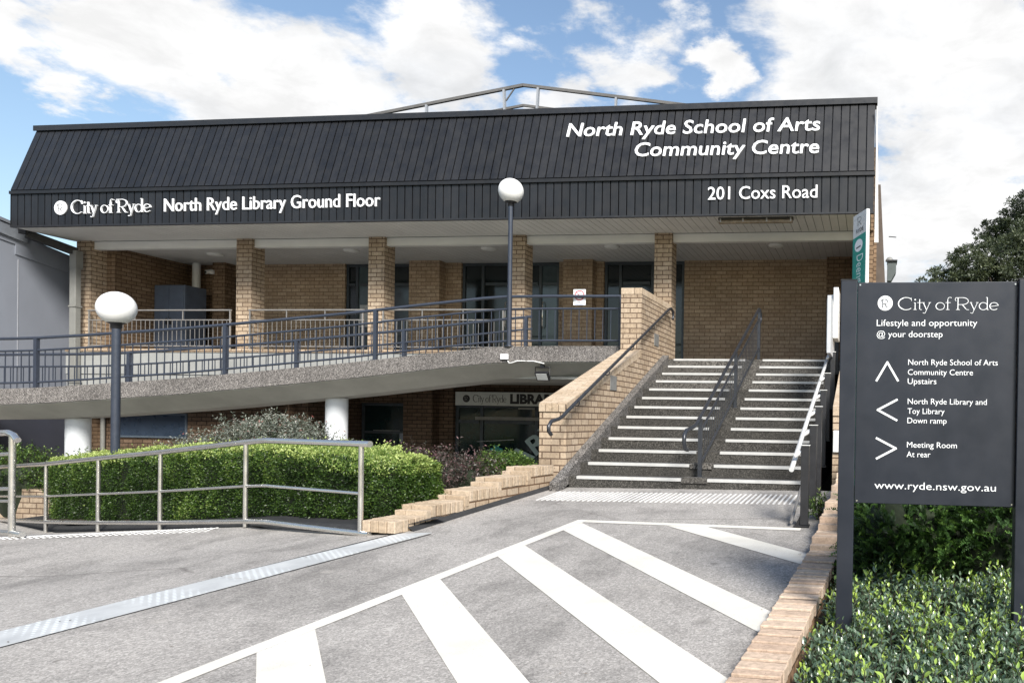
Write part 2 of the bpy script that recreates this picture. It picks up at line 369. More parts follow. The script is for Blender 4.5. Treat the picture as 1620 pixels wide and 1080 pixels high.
hedge_m = leaf_mat('box_hedge_leaf', [(0.,(.014,.031,.007)), (.45,(.050,.098,.018)), (.75,(.155,.235,.048)), (1.,(.40,.47,.16))], .38)
twig_m = plain('twig', (.035,.026,.016), .9, var=.3, scale=20)
core_m = plain('inner_foliage', (.012,.019,.007), .95, var=.4, scale=25)
nand_m = leaf_mat('grey_shrub_leaf', [(0.,(.04,.05,.04)), (.45,(.13,.15,.12)), (.8,(.30,.31,.275)), (1.,(.22,.08,.07))], .32, .15)
red_m = leaf_mat('red_shrub_leaf', [(0.,(.04,.018,.020)), (.4,(.055,.06,.045)), (.75,(.13,.075,.08)), (1.,(.26,.14,.14))], .35, .2)
gard_m = leaf_mat('glossy_cover_leaf', [(0.,(.035,.062,.040)), (.55,(.13,.195,.125)), (.76,(.25,.33,.215)), (.84,(.25,.37,.07)), (1.,(.38,.50,.10))], .26, .2, .7)
jun_m = leaf_mat('juniper_leaf', [(0.,(.011,.026,.009)), (.55,(.042,.095,.021)), (1.,(.16,.28,.06))], .5, .15)
tree_m = leaf_mat('tree_leaf', [(0.,(.030,.042,.025)), (.5,(.075,.092,.052)), (1.,(.14,.16,.085))], .5, .2)
tree2_m = leaf_mat('dark_tree_leaf', [(0.,(.014,.020,.012)), (.5,(.032,.044,.022)), (1.,(.07,.09,.04))], .5, .2)
bark_m = plain('bark', (.075,.06,.048), .9, var=.35, scale=10, fine=.8)

# ------------------------------------------------------------------ ground surfaces
GA, GB = .068, .012
def zA(x, y): return -.865+GA*(y-9.35)+GB*(x+4)
def xd(y): return -4.86+.228*(y-3.81)
def zB(x, y):
    u = max(0, xd(y)-x); wv = max(0, (x+6.3)*-.35+(y-7.2)*.94)
    return max(-1.72, zA(x, y)-.115*min(1, u/1.84)-.165*wv*(1 if u > 1 else u))
def gw(y): return -4.191+.0836*(y-6.563)         # face line of the stepped garden wall
def rw(y): return -.615+.0655*(y-3.35)           # road-side line of the right garden wall
g = MB(); g.quad((-700,-700,-3.0),(700,-700,-3.0),(700,700,-3.0),(-700,700,-3.0)); struct(g.build('ground', ground_m))
m = MB()
ys = [-9,-5,-2,0,1.5,3,4,5,6,6.5,7,8,9,9.36]
for i in range(len(ys)-1):
    y0, y1 = ys[i], ys[i+1]
    l0, l1 = (xd(y0) if y0 < 6.5 else gw(y0)-.05), (xd(y1) if y1 < 6.5 else gw(y1)-.05)
    r0, r1 = (rw(y0)+.1, rw(y1)+.1)
    n = 8
    for k in range(n):
        a0, a1, b0, b1 = l0+(r0-l0)*k/n, l0+(r0-l0)*(k+1)/n, l1+(r1-l1)*k/n, l1+(r1-l1)*(k+1)/n
        m.quad((a0,y0,zA(a0,y0)),(a1,y0,zA(a1,y0)),(b1,y1,zA(b1,y1)),(b0,y1,zA(b0,y1)))
# same pavement carries on behind the right-hand side of the wall end and up to the stairs
struct(m.build('forecourt', asph))
m = MB(); ss = [0,.5,1,1.84,2.5,3.2,4,5,6,7,8,9,10,12,16]
ys = [-9,-4,0,2,3,4,5,5.5,6,6.5,7,7.5,8,8.5,9,9.5,10,11,12,13]
def bx_(s, y): return (xd(y) if y <= 6.5 else min(xd(6.5), gw(y)-.12))-s
for i in range(len(ys)-1):
    for j in range(len(ss)-1):
        q = [(bx_(ss[j+1],ys[i]),ys[i]),(bx_(ss[j],ys[i]),ys[i]),(bx_(ss[j],ys[i+1]),ys[i+1]),(bx_(ss[j+1],ys[i+1]),ys[i+1])]
        m.quad(*[(x,y,zB(x,y)) for x, y in q])
o = struct(m.build('down_ramp_path', asph))
for p in o.data.polygons: p.use_smooth = True
m = MB(); m.quad((-21,9,-1.735),(-4.0,9,-1.735),(-4.0,18,-1.735),(-21,18,-1.735)); struct(m.build('library_yard', yard_m))
m = MB()
for y0, y1 in ((0,2),(2,4),(4,6),(6,8),(8,9.5),(9.5,40)):
    for x0, x1 in ((.0,3),(3,12),(12,60)):
        f0, f1 = (rw(min(y0,9.5))+.2 if x0 == 0 else x0), (rw(min(y1,9.5))+.2 if x0 == 0 else x0)
        zz = lambda x, y: zA(min(x,3), min(y,9.5))-.07
        m.quad((f0,y0,zz(f0,y0)),(x1,y0,zz(x1,y0)),(x1,y1,zz(x1,y1)),(f1,y1,zz(f1,y1)))
struct(m.build('garden_soil', soil_m))
m = MB(); m.quad((3.2,-8,-1.35),(80,-8,-1.35),(80,9.5,-.86),(3.2,9.5,-.86)); m.quad((.5,9.6,-.80),(80,9.6,-.80),(80,120,-.80),(.5,120,-.80)); struct(m.build('lawn', ground_m))
# planted bank between the hedge and the library
m = MB()
m.quad((-4.33,6.95,-1.03),(-4.12,9.3,-.86),(-8.5,9.9,-1.25),(-8.4,8.35,-1.34))
m.quad((-8.4,8.35,-1.34),(-8.5,9.9,-1.25),(-12.2,11.2,-1.6),(-12.2,10.1,-1.62))
struct(m.build('planted_bank', soil_m))

# painted markings: sheets 4 mm above the pavement
def sheet(mb, pts, dz=.004, z=zA): mb.add([(x,y,z(x,y)+dz) for x, y in pts], [tuple(range(len(pts)))])
def lane_x(y): return -3.304+.1165*(y-3.257)
m = MB()
k = [(-1.6),(.5),(2),(3.3),(4.6),(6),(7.30)]
for a, b in zip(k[:-1], k[1:]): sheet(m, [(lane_x(a),a),(lane_x(a)+.11,a),(lane_x(b)+.11,b),(lane_x(b),b)])
sheet(m, [(lane_x(7.2)+.112,7.185),(-.62,7.0),(-.62,7.11),(lane_x(7.3)+.112,7.295)])
# diagonal bars, cut by the lane line and the wall
def bar(yt, yb, wd=0):
    # yt: where the upper edge meets the lane line, yb: lower edge; both run down to the right at the same slope
    sl = -1.17
    def cut(y0, top):
        x0 = lane_x(y0)+.112
        for x in np.arange(x0, .2, .005):
            if x >= rw(y0+sl*(x-x0))+.03: break
        return [(x0,y0),(x,y0+sl*(x-x0))]
    a = cut(yt, 1); b = cut(yb, 0)
    sheet(m, [b[0], b[1], a[1], a[0]])
for yt, yb in ((3.0,2.64),(4.03,3.66),(5.10,4.72),(6.17,5.78),(7.15,6.80)): bar(yt, yb)
sheet(m, [(-1.89,7.10),(-.46,5.74),(-.46,6.10),(-1.49,7.075)])
o = m.build('road_marking', paint_m); struct(o)

# drain cover plates
t = thing('drain_cover', 'long pale galvanised checker plate drain cover crossing the forecourt', 'drain cover', (-4.6,4,zA(-4.6,4)))
yy = [-1.2,0.35,1.9,3.45,4.98,6.52]
for a, b in zip(yy[:-1], yy[1:]):
    m = MB(); b -= .012
    P = [(xd(a)+.012,a+.03),(xd(a)+.325,a-.03),(xd(b)+.325,b-.03),(xd(b)+.012,b+.03)]
    if b > 6: P = [(xd(a)+.012,a+.03),(xd(a)+.325,a-.03),(-3.93,6.58),(-4.2,6.5)]
    m.prism([(x,y,zA(x,y)+.001) for x, y in P], (0,0,.005)); m.build('cover_plate', plate_m, t)
m = MB()
for s in (-.004,.327):
    for a, b in zip(yy[:-1], yy[1:]): m.prism([(xd(a)+s,a,zA(xd(a)+s,a)+.001),(xd(a)+s+.014,a,zA(xd(a)+s,a)+.001),(xd(b)+s+.014,b,zA(xd(b)+s,b)+.001),(xd(b)+s,b,zA(xd(b)+s,b)+.001)], (0,0,.003))
m.build('frame_edge', trim_dark, t)

# tactile bars before the stairs, dots before the down ramp
m = MB()
tact = plain('tactile_white', (.62,.615,.60), .6, var=.15, scale=6)
for i in range(49):
    x = -3.72+i*.060; y0, y1 = 8.37, 9.0
    p0, p1 = Vector((x-.02,y0,zA(x,y0)+.004)), Vector((x+.0,y1,zA(x,y1)+.004))
    m.beam(p0, p1, .021, .008)
tag(m.build('tactile_paving', tact), 'row of white raised tactile bars in front of the stairs', 'tactile strip')
m = MB(); A0, A1 = Vector((-6.55,7.02,0)), Vector((-8.35,6.45,0)); d = (A1-A0); Ld = d.length; d /= Ld; nrm = Vector((d.y,-d.x,0))
for i in range(int(Ld/.055)):
    for j in range(5):
        p = A0+d*(i*.055)+nrm*(j*.055-.1)
        m.lathe((p.x,p.y,zB(p.x,p.y)+.002), [(.017,0),(.015,.005),(.008,.007)], 7)
tag(m.build('tactile_paving', plain('worn_tactile', (.55,.545,.53), .7, var=.2, scale=3)), 'worn strip of white tactile dots at the top of the down ramp', 'tactile strip')

# bitumen fillets
m = MB()
yy = np.linspace(6.62, 9.3, 12)
for a, b in zip(yy[:-1], yy[1:]):
    x0, x1 = gw(a), gw(b)
    m.quad((x0-.02,a,zA(x0,a)+.05),(x0+.055,a,zA(x0,a)+.004),(x1+.055,b,zA(x1,b)+.004),(x1-.02,b,zA(x1,b)+.05))
RAILP = [(-3.95-.6,6.50),(-5.96,7.04),(-6.35,7.22),(-8.09,7.98),(-9.66,8.67),(-11.43,9.52),(-12.9,10.2)]
kp = [(-4.2,6.6)]+[(x+.03,y+.08) for x, y in RAILP[0:]]
for (a, b) in zip(kp[:-1], kp[1:]):
    n = 5
    for i in range(n):
        pa = Vector((*a,0)).lerp(Vector((*b,0)), i/n); pb = Vector((*a,0)).lerp(Vector((*b,0)), (i+1)/n); nv = Vector((.38,.92,0))
        f = lambda p, o, h: (p.x+nv.x*o, p.y+nv.y*o, zB(p.x,p.y)+h)
        m.quad(f(pa,-.02,.003), f(pb,-.02,.003), f(pb,.05,.07), f(pa,.05,.07)); m.quad(f(pa,.05,.07), f(pb,.05,.07), f(pb,.45,.10), f(pa,.45,.10))
o = struct(m.build('kerb', bitumen))

# ------------------------------------------------------------------ lettering helpers
def text_mesh(body, bold=0., shear=0., depth=.02, res=3):
    cu = bpy.data.curves.new('t', 'FONT'); cu.body = body; cu.size = 1; cu.offset = bold; cu.shear = shear; cu.extrude = depth; cu.resolution_u = res
    o = bpy.data.objects.new('t', cu); COL.objects.link(o); bpy.context.view_layer.update()
    me = bpy.data.meshes.new_from_object(o.evaluated_get(bpy.context.evaluated_depsgraph_get()))
    V = np.array([v.co[:] for v in me.vertices]); Fc = [tuple(p.vertices) for p in me.polygons]
    bpy.data.objects.remove(o); bpy.data.curves.remove(cu); bpy.data.meshes.remove(me); return V, Fc
CAPH = None
def lettering(body, p0, p1, cap, mat, parent, up=(0,0,1), depth=.02, bold=0., shear=0., name='lettering', **props):
    # baseline from p0 to p1, cap height in metres; depth is the letters' thickness
    global CAPH
    if CAPH is None:
        V, _ = text_mesh('H'); CAPH = V[:,1].max()
    V, Fc = text_mesh(body, bold, shear)
    p0, p1, up = Vector(p0), Vector(p1), Vector(up).normalized(); r = (p1-p0); wd = r.length; r /= wd; nrm = r.cross(up)
    x0, x1 = V[:,0].min(), V[:,0].max(); sx = wd/(x1-x0); sy = cap/CAPH; zd = V[:,2].max()
    mb = MB()
    mb.add([p0+r*((v[0]-x0)*sx)+up*(v[1]*sy)+nrm*((v[2]+zd)/(2*zd)*depth) for v in V], Fc)
    return mb.build(name, mat, parent, **props)
def arc(cx, cy, rx, ry, a0, a1, n=18): return [(cx+rx*math.cos(R_(a0+(a1-a0)*i/n)), cy+ry*math.sin(R_(a0+(a1-a0)*i/n))) for i in range(n+1)]
T_, K_ = .034, .058
GL = {  # thin roman display letters: strokes (points, width), advance
 'C': ([(arc(.5,.5,.47,.5,48,312,28), T_+.01), ([(.80,.98),(.83,.72)], T_), (arc(.5,.5,.45,.48,110,250,14), K_+.01)], .93),
 'i': ([([(.12,.0),(.12,.58)], K_), ([(.03,.015),(.21,.015)], T_), ([(.04,.57),(.12,.57)], T_), (arc(.12,.82,.028,.03,0,360,10), .06)], .25),
 't': ([([(.14,.06),(.14,.86)], K_), (arc(.23,.11,.09,.10,180,300,8), T_), ([(.0,.58),(.30,.58)], T_)], .33),
 'y': ([([(.03,.58),(.22,.02)], K_), ([(.42,.58),(.18,-.16)], T_), (arc(.09,-.17,.09,.11,0,-150,8), T_), ([(-.03,.585),(.11,.585)], T_), ([(.34,.585),(.49,.585)], T_)], .50),
 ' ': ([], .27),
 'o': ([(arc(.27,.29,.26,.29,0,360,24), T_+.006), (arc(.27,.29,.25,.28,120,240,10), K_)], .57),
 'f': ([([(.15,.0),(.15,.82)], K_), (arc(.28,.84,.13,.17,180,40,8), T_), ([(.02,.58),(.32,.58)], T_), ([(.05,.015),(.26,.015)], T_)], .36),
 'R': ([([(.13,.0),(.13,.98)], K_+.005), ([(.0,.98),(.42,.98)], T_), (arc(.40,.70,.34,.28,90,-90,18), T_+.01), ([(.13,.42),(.42,.42)], T_), ([(.38,.42),(.60,.08)], K_), (arc(.72,.12,.12,.12,200,300,6), T_), ([(.02,.015),(.25,.015)], T_), (arc(.05,.84,.09,.14,90,250,8), T_)], .86),
 'd': ([(arc(.27,.29,.25,.29,30,330,22), T_+.006), ([(.50,.0),(.50,1.0)], K_), ([(.42,.99),(.50,.99)], T_), ([(.50,.015),(.59,.015)], T_), (arc(.27,.29,.24,.28,130,230,8), K_)], .63),
 'e': ([(arc(.27,.29,.26,.29,10,318,24), T_+.008), ([(.03,.25),(.52,.36)], T_), (arc(.27,.29,.25,.28,130,230,8), K_)], .55)}
def roman(body, p0, p1, cap, mat, parent, up=(0,0,1), depth=.02, name='lettering', wt=1., **props):
    p0, p1, up = Vector(p0), Vector(p1), Vector(up).normalized(); r = p1-p0; wd = r.length; r /= wd; nrm = r.cross(up)
    tot = sum(GL[c][1] for c in body); sx = wd/tot; sy = cap; mb = MB(); x = 0; lay = 0
    for c in body:
        for pts, wth in GL[c][0]:
            lay = (lay+1) % 5; q = [Vector(((x+a)*sx, b*sy, 0)) for a, b in pts]; hw = wth*sy/2*wt; n = len(q); L1 = []; L2 = []
            for i in range(n):
                d = (q[min(i+1,n-1)]-q[max(i-1,0)]); d.normalize(); s = Vector((-d.y, d.x, 0)); L1.append(q[i]+s*hw); L2.append(q[i]-s*hw)
            dz = depth*(1+.03*lay)
            f = lambda v, k: p0+r*v.x+up*v.y+nrm*k
            vs = [f(v,0) for v in L1]+[f(v,0) for v in L2]+[f(v,dz) for v in L1]+[f(v,dz) for v in L2]
            fs = []
            for i in range(n-1):
                fs += [(2*n+i,3*n+i,3*n+i+1,2*n+i+1),(i,2*n+i,2*n+i+1,i+1),(n+i+1,3*n+i+1,3*n+i,n+i)]
            fs += [(0,n,3*n,2*n),(n-1,3*n-1,4*n-1,2*n-1)]
            mb.add(vs, fs)
        x += GL[c][1]
    return mb.build(name, mat, parent, **props)
def disc_logo(c, rad, mat, rmat, parent, up=(0,0,1), depth=.02):
    c = Vector(c); r = Vector((1,0,0)); up = Vector(up).normalized(); nrm = r.cross(up); mb = MB()
    mb.prism([c+r*(rad*math.cos(2*math.pi*i/32))+up*(rad*math.sin(2*math.pi*i/32)) for i in range(32)], nrm*depth)
    lg = mb.build('logo_disc', mat, parent)
    h = rad*1.1; roman('R', c-r*h*.42-up*h*.5+nrm*(depth+.0015), c+r*h*.42-up*h*.5+nrm*(depth+.0015), h, rmat, lg, up, .001+depth*.1, 'emblem', 1.7)
    return lg
logo_grey = plain('logo_grey', (.10,.105,.115), .5, var=.05)
# ------------------------------------------------------------------ the community centre
B = thing('community_centre', 'two-storey tan brick community centre with a charcoal mansard fascia', 'building', (-8.5,15,-1.7))
FX0, FX1 = -17.12, 0.0
def pans(mb, x0, x1, n, prof0, prof1, thick, gap, nvec):
    # prof0/prof1: (Y,Z) of the foot and head of each pan; raised along nvec
    st = (x1-x0)/n; nv = Vector(nvec)
    for i in range(n):
        a, b = x0+i*st+gap/2, x0+(i+1)*st-gap/2
        mb.prism([(a,*prof0),(b,*prof0),(b,*prof1),(a,*prof1)], nv*thick)
NP = 112
m = MB(); pans(m, FX0, FX1, NP, (13.60,3.68), (13.60,4.30), .045, .021, (0,-1,0)); m.build('fascia_cladding', clad2, B)
mv = Vector((0,.332,.943)); mn = Vector((0,-.943,.332))
m = MB(); pans(m, FX0, FX1, NP, (13.575,4.37), (14.06,5.745), .045, .021, mn); m.build('mansard_cladding', clad, B)
m = MB(); m.box(FX0+.01, FX1-.01, 13.604, 13.70, 3.665, 4.36); m.prism([(FX0+.01,13.582,4.36),(FX0+.01,14.07,5.75),(FX0+.01,14.25,5.75),(FX0+.01,13.75,4.36)], (FX1-FX0-.02,0,0)); m.build('fascia_backing', trim_dark, B)
m = MB(); m.box(FX0-.012, FX1+.012, 13.52, 13.60, 4.303, 4.365); m.build('flashing', clad, B)
m = MB(); m.box(FX0-.02, FX1+.03, 13.985, 14.32, 5.745, 5.83); m.box(FX0-.02, FX1+.03, 13.965, 13.983, 5.725, 5.83); m.build('roof_capping', trim_dark, B)
m = MB(); m.box(FX0-.008, FX1+.008, 13.54, 13.60, 3.645, 3.677); m.build('fascia_foot_trim', trim_dark, B)
# end returns of the mansard
for x in (FX0-.012, FX1+.0):
    m = MB(); m.prism([(x,13.55,3.66),(x,13.55,4.36),(x,14.05,5.74),(x,14.75,5.74),(x,14.75,3.66)], (.012,0,0)); m.build('mansard_end', clad, B)
m = MB(); m.prism([(.018,13.80,5.6),(.03,13.80,5.6),(.085,13.80,3.2),(.014,13.80,3.2)], (0,.03,0)); m.build('barge_trim', white_p, B)
m = MB(); m.box(FX0+.05, -.03, 14.33, 28, 5.45, 5.62); m.build('roof', trim_dark, B)
# soffit boards and the boarded ceiling inside
m = MB(); n = 116; st = 17.05/n
for i in range(n): m.box(-17.10+i*st, -17.10+(i+1)*st-.009, 13.62, 14.80, 3.655, 3.672)
m.build('soffit', soffit_p, B)
m = MB(); m.box(-17.09, -.06, 13.62, 15.6, 3.678, 3.70); m.build('soffit_backing', trim_dark, B)
m = MB()
for i in range(n): m.box(-17.0+i*st*.99, -17.0+(i+1)*st*.99-.007, 14.96, 17.1, 3.585, 3.60)
m.build('ceiling', ceil_p, B)
# columns and the beams between them
CX = [-17.01,-13.23,-10.26,-7.25,-4.25]
for x in CX:
    m = MB(); m.box(x, x+.35, 14.75, 15.10, .75, 3.653); m.build('column', brick, B)
CXe = CX+[-.36]
for a, b in zip(CXe[:-1], CXe[1:]):
    m = MB(); m.box(a+.352, b-.002, 14.82, 14.95, 3.485, 3.651); m.box(a+.352, b-.002, 14.812, 14.818, 3.485, 3.50); m.build('beam', beam_p, B)
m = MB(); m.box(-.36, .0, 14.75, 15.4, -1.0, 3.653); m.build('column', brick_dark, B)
# upper floor
m = MB(); m.box(-17.1, -4.245, 14.62, 17.6, .80, 1.27); m.build('floor_slab', conc_p, B)
m = MB(); m.box(-17.1, -12.3, 14.64, 15.0, .30, .797); m.build('floor_edge_beam', conc_p, B)
m = MB(); m.box(-17.1, -7.27, 14.60, 14.74, 1.272, 1.335); m.build('brick_sill', brick, B)
m = MB(); m.box(-3.9, -.36, 14.09, 17.6, .9, 1.135); m.build('landing', step_pebble, B)
# back wall of the veranda
def wall(x0, x1, y0, y1, z0, z1, mt=None, name='brick_wall'):
    m = MB(); m.box(x0, x1, y0, y1, z0, z1); return m.build(name, mt or brick_dark, B)
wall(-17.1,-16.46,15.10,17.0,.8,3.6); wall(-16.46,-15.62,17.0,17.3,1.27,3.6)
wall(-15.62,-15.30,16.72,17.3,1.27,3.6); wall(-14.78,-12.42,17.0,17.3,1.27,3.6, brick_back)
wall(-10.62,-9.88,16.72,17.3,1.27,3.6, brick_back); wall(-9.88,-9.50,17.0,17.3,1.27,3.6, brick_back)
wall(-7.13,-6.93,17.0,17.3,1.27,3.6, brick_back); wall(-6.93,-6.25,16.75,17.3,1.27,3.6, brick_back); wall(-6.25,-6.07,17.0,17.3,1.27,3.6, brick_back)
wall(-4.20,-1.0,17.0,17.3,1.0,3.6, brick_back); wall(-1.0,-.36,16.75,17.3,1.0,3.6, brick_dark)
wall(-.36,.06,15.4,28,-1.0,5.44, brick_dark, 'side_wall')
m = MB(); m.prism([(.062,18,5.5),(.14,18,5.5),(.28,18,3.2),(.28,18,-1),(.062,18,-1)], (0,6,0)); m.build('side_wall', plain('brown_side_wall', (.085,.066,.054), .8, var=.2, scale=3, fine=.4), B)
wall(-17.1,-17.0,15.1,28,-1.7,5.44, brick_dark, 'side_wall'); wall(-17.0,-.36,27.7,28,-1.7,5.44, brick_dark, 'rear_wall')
m = MB(); m.box(-17.0,-.4,17.9,18.0,-1.7,3.6); m.build('inner_wall', trim_dark, B)
# glazed doors and screens of the upper floor
glass_l = plain('reflection_tinted_glass', (.045,.068,.076), .06, var=.35, scale=1.1, spec=.7)  # sky reflection put into the base colour of the lighter panes
def glazed(name, x0, x1, y, z0, z1, posts, rails, gm=glass_m, fw=.06, hand=None, label=None, pale=()):
    m = MB(); e = .002
    m.box(x0,x0+fw,y,y+.09,z0,z1); m.box(x1-fw,x1,y,y+.09,z0,z1); m.box(x0+fw+e,x1-fw-e,y,y+.09,z1-fw,z1); m.box(x0+fw+e,x1-fw-e,y,y+.09,z0,z0+fw*1.4)
    xs = [x0]+posts+[x1]
    for p in posts: m.box(p-fw/2,p+fw/2,y+.004,y+.086,z0+fw*1.4+e,z1-fw-e)
    for (a, b, z) in rails: m.box(a+fw/2+.035,b-fw/2-.035,y+.008,y+.08,z-fw/2,z+fw/2)
    fr = m.build(name, alu_dark, B)
    if label: fr['label'] = label
    for i, (a, b) in enumerate(zip(xs[:-1], xs[1:])):
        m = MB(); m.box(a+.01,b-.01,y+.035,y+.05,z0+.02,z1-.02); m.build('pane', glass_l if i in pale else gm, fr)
    for hx in hand or []:
        m = MB(); m.tube([(hx,y-.0,z0+.8),(hx,y-.05,z0+.85),(hx,y-.05,z0+1.35),(hx,y-.0,z0+1.4)], .014, 8); m.build('handle', steel, fr)
    return fr
glazed('glazed_door', -15.30,-14.79,17.05,1.275,3.3,[],[(-15.3,-14.79,2.2)], hand=[-15.2]); wall(-15.30,-14.78,17.0,17.3,3.302,3.6)
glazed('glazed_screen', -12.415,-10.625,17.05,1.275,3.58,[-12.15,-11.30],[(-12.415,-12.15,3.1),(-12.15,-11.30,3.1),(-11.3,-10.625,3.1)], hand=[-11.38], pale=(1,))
m = MB(); m.box(-12.08,-11.62,17.07,17.082,2.10,2.62); m.build('notice', plain('painted_reflection', (.34,.35,.36), .5, var=.25, scale=5), fr_) if False else m.build('painted_reflection', plain('reflection_paint', (.34,.35,.36), .5, var=.25, scale=5), B)  # pale box that paints a bright reflection onto the glass
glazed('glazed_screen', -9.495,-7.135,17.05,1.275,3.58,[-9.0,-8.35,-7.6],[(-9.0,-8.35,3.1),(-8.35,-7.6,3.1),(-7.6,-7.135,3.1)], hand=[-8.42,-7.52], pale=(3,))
glazed('glazed_screen', -6.065,-4.205,17.05,1.14,3.58,[-5.7,-4.95,-4.55],[(-5.7,-4.95,3.1),(-4.95,-4.55,3.1)], hand=[-5.02])
# library level
LZ = -1.73
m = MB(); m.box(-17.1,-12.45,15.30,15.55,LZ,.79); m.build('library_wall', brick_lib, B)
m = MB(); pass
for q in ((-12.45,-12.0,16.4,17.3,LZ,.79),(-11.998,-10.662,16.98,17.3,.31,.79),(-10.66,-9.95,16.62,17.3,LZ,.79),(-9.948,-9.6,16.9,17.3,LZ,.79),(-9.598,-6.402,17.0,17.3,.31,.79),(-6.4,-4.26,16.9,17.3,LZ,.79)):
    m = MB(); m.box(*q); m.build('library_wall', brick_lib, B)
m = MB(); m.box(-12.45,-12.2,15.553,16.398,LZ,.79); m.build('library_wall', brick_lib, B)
m = MB(); m.box(-8.0,-4.26,13.25,14.61,.705,.745); m.box(-12.2,-4.26,14.615,16.95,.76,.795); m.build('library_ceiling', under_p, B)
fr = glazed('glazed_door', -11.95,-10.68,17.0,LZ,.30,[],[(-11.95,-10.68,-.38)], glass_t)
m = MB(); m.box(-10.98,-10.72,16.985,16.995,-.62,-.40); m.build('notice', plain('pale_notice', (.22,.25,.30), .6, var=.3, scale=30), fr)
m = MB(); m.box(-11.65,-10.98,16.988,16.995,-.345,-.335); m.build('door_stripe', conc_p, fr)
fr = glazed('glazed_door', -9.59,-6.41,16.98,LZ,.30,[-8.95,-7.62,-6.9],[(-9.59,-8.95,-.1),(-8.95,-7.62,-.1),(-7.62,-6.9,-.1)], glass_t, .075)
m = MB(); m.box(-9.1,-6.5,16.955,16.965,-.055,.02); m.build('door_stripe', pipe_p, fr)
m = MB(); m.beam((-9.05,16.965,-.56),(-8.15,16.965,-.50), .006, .016); m.beam((-9.05,16.965,-.80),(-8.15,16.965,-.775), .006, .012); m.build('door_stripe', conc_p, fr)
m = MB(); m.box(-8.72,-8.42,16.955,16.965,-.98,-.70); m.box(-8.64,-8.50,16.947,16.954,-1.06,-.64); m.build('poster', plain('teal_poster', (.01,.24,.24), .5, var=.25, scale=14), fr)
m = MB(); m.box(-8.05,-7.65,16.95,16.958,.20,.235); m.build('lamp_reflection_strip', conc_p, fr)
ang = R_(40); dv = Vector((math.cos(ang),0,math.sin(ang))); uv_ = Vector((-math.sin(ang),0,math.cos(ang)))
pA = Vector((-7.91,16.945,-.855)); lettering('LIBRARY', pA-dv*1.68-uv_*.20, pA+dv*1.12-uv_*.20, .42, plain('glass_lettering', (.33,.42,.40), .6, var=.08), fr, up=uv_, depth=.006, bold=.02)
m = MB(); m.box(-16.62,-14.86,15.27,15.299,-.56,-.52); m.box(-16.62,-14.86,15.27,15.299,-.06,-.02); m.box(-16.62,-16.58,15.272,15.299,-.518,-.062); m.box(-14.90,-14.86,15.272,15.299,-.518,-.062)
fr = m.build('window', blue_frame, B); m = MB(); m.box(-16.578,-14.902,15.282,15.296,-.518,-.062); m.build('pane', blue_panel, fr)
m = MB(); m.tube([(-16.86,15.22,LZ),(-16.86,15.22,.7)], .045, 10); m.build('downpipe', pipe_p, B)
# lettering on the fascia
ly = 13.552
disc_logo((-15.98,ly,4.012), .138, letter_m, logo_grey, B)
roman('City of Ryde', (-15.74,ly,3.886), (-13.98,ly,3.898), .262, letter_m, B, depth=.03)
lettering('North Ryde Library Ground Floor', (-13.70,ly,3.90), (-9.19,ly,3.925), .245, letter_m, B, depth=.022, bold=.002)
lettering('201 Coxs Road', (-2.94,ly,3.93), (-.99,ly,3.932), .222, letter_m, B, depth=.022, bold=.004)
mo = Vector((0,13.575,4.37))+mn*.047
lettering('North Ryde School of Arts', mo+mv*.885+Vector((-5.69,0,0)), mo+mv*.862+Vector((-.985,0,0)), .29, letter_m, B, up=mv, depth=.022, bold=.008, shear=.06)
lettering('Community Centre', mo+mv*.405+Vector((-4.34,0,0)), mo+mv*.375+Vector((-.98,0,0)), .29, letter_m, B, up=mv, depth=.022, bold=.008, shear=.06)

# roof truss
t = thing('roof_truss', 'open grey steel gable truss standing on the roof behind the fascia', 'truss', (-9.47,20,5.63))
def chord(pts, w_, h_):
    m = MB()
    for a, b in zip(pts[:-1], pts[1:]): m.beam(a, b, w_, h_)
    return m
roofm = plain('truss_steel', (.12,.115,.11), .55, .2, var=.15); roofw = plain('truss_post_paint', (.26,.275,.30), .5, var=.1)
chord([(-17.0,20,7.84),(-9.47,20,8.985),(-.4,20,7.60)], .08, .075).build('top_chord', roofm, t)
chord([(-16.4,20.02,7.40),(-9.47,20.02,8.45),(-1.0,20.02,7.15)], .06, .06).build('lower_chord', roofm, t)
for x, tilt in ((-12.22,.02),(-9.97,.06),(-9.06,-.06),(-6.88,-.04),(-15.0,0),(-3.4,0)):
    zt = (8.985-.152*abs(x+9.47))-.04
    m = MB(); m.beam((x-tilt*.5,19.97,zt),(x+tilt*2,19.97,5.64), .10 if abs(x+9.5) < 1 else .085, .05); m.build('post', roofw, t)
m = MB(); m.beam((-9.72,19.99,8.9),(-9.95,19.99,8.58), .03, .03); m.build('brace', roofm, t)

# ------------------------------------------------------------------ stairs
SY0, TR, RI = 9.35, .393, .155
t = thing('staircase', 'wide flight of dark aggregate stairs with pale metal nosings', 'stairs', (-2.2,9.35,-.86))
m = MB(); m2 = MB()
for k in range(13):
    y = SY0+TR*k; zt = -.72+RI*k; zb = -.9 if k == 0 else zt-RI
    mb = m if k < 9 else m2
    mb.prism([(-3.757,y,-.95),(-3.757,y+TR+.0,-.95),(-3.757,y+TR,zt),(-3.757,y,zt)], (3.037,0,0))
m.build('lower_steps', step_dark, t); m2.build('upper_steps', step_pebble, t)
for k in range(13):
    y = SY0+TR*k; zt = -.72+RI*k
    for a, b in ((-3.655,-2.305 if k else -2.31),(-1.985,-.79)):
        n = MB(); n.box(a, b, y-.006, y+.075, zt+.001, zt+.007); n.box(a, b, y-.010, y-.0065, zt-.030, zt+.007); n.build('nosing', nose_m, t)
def slope(y): return -.72+(y-9.35)*RI/TR
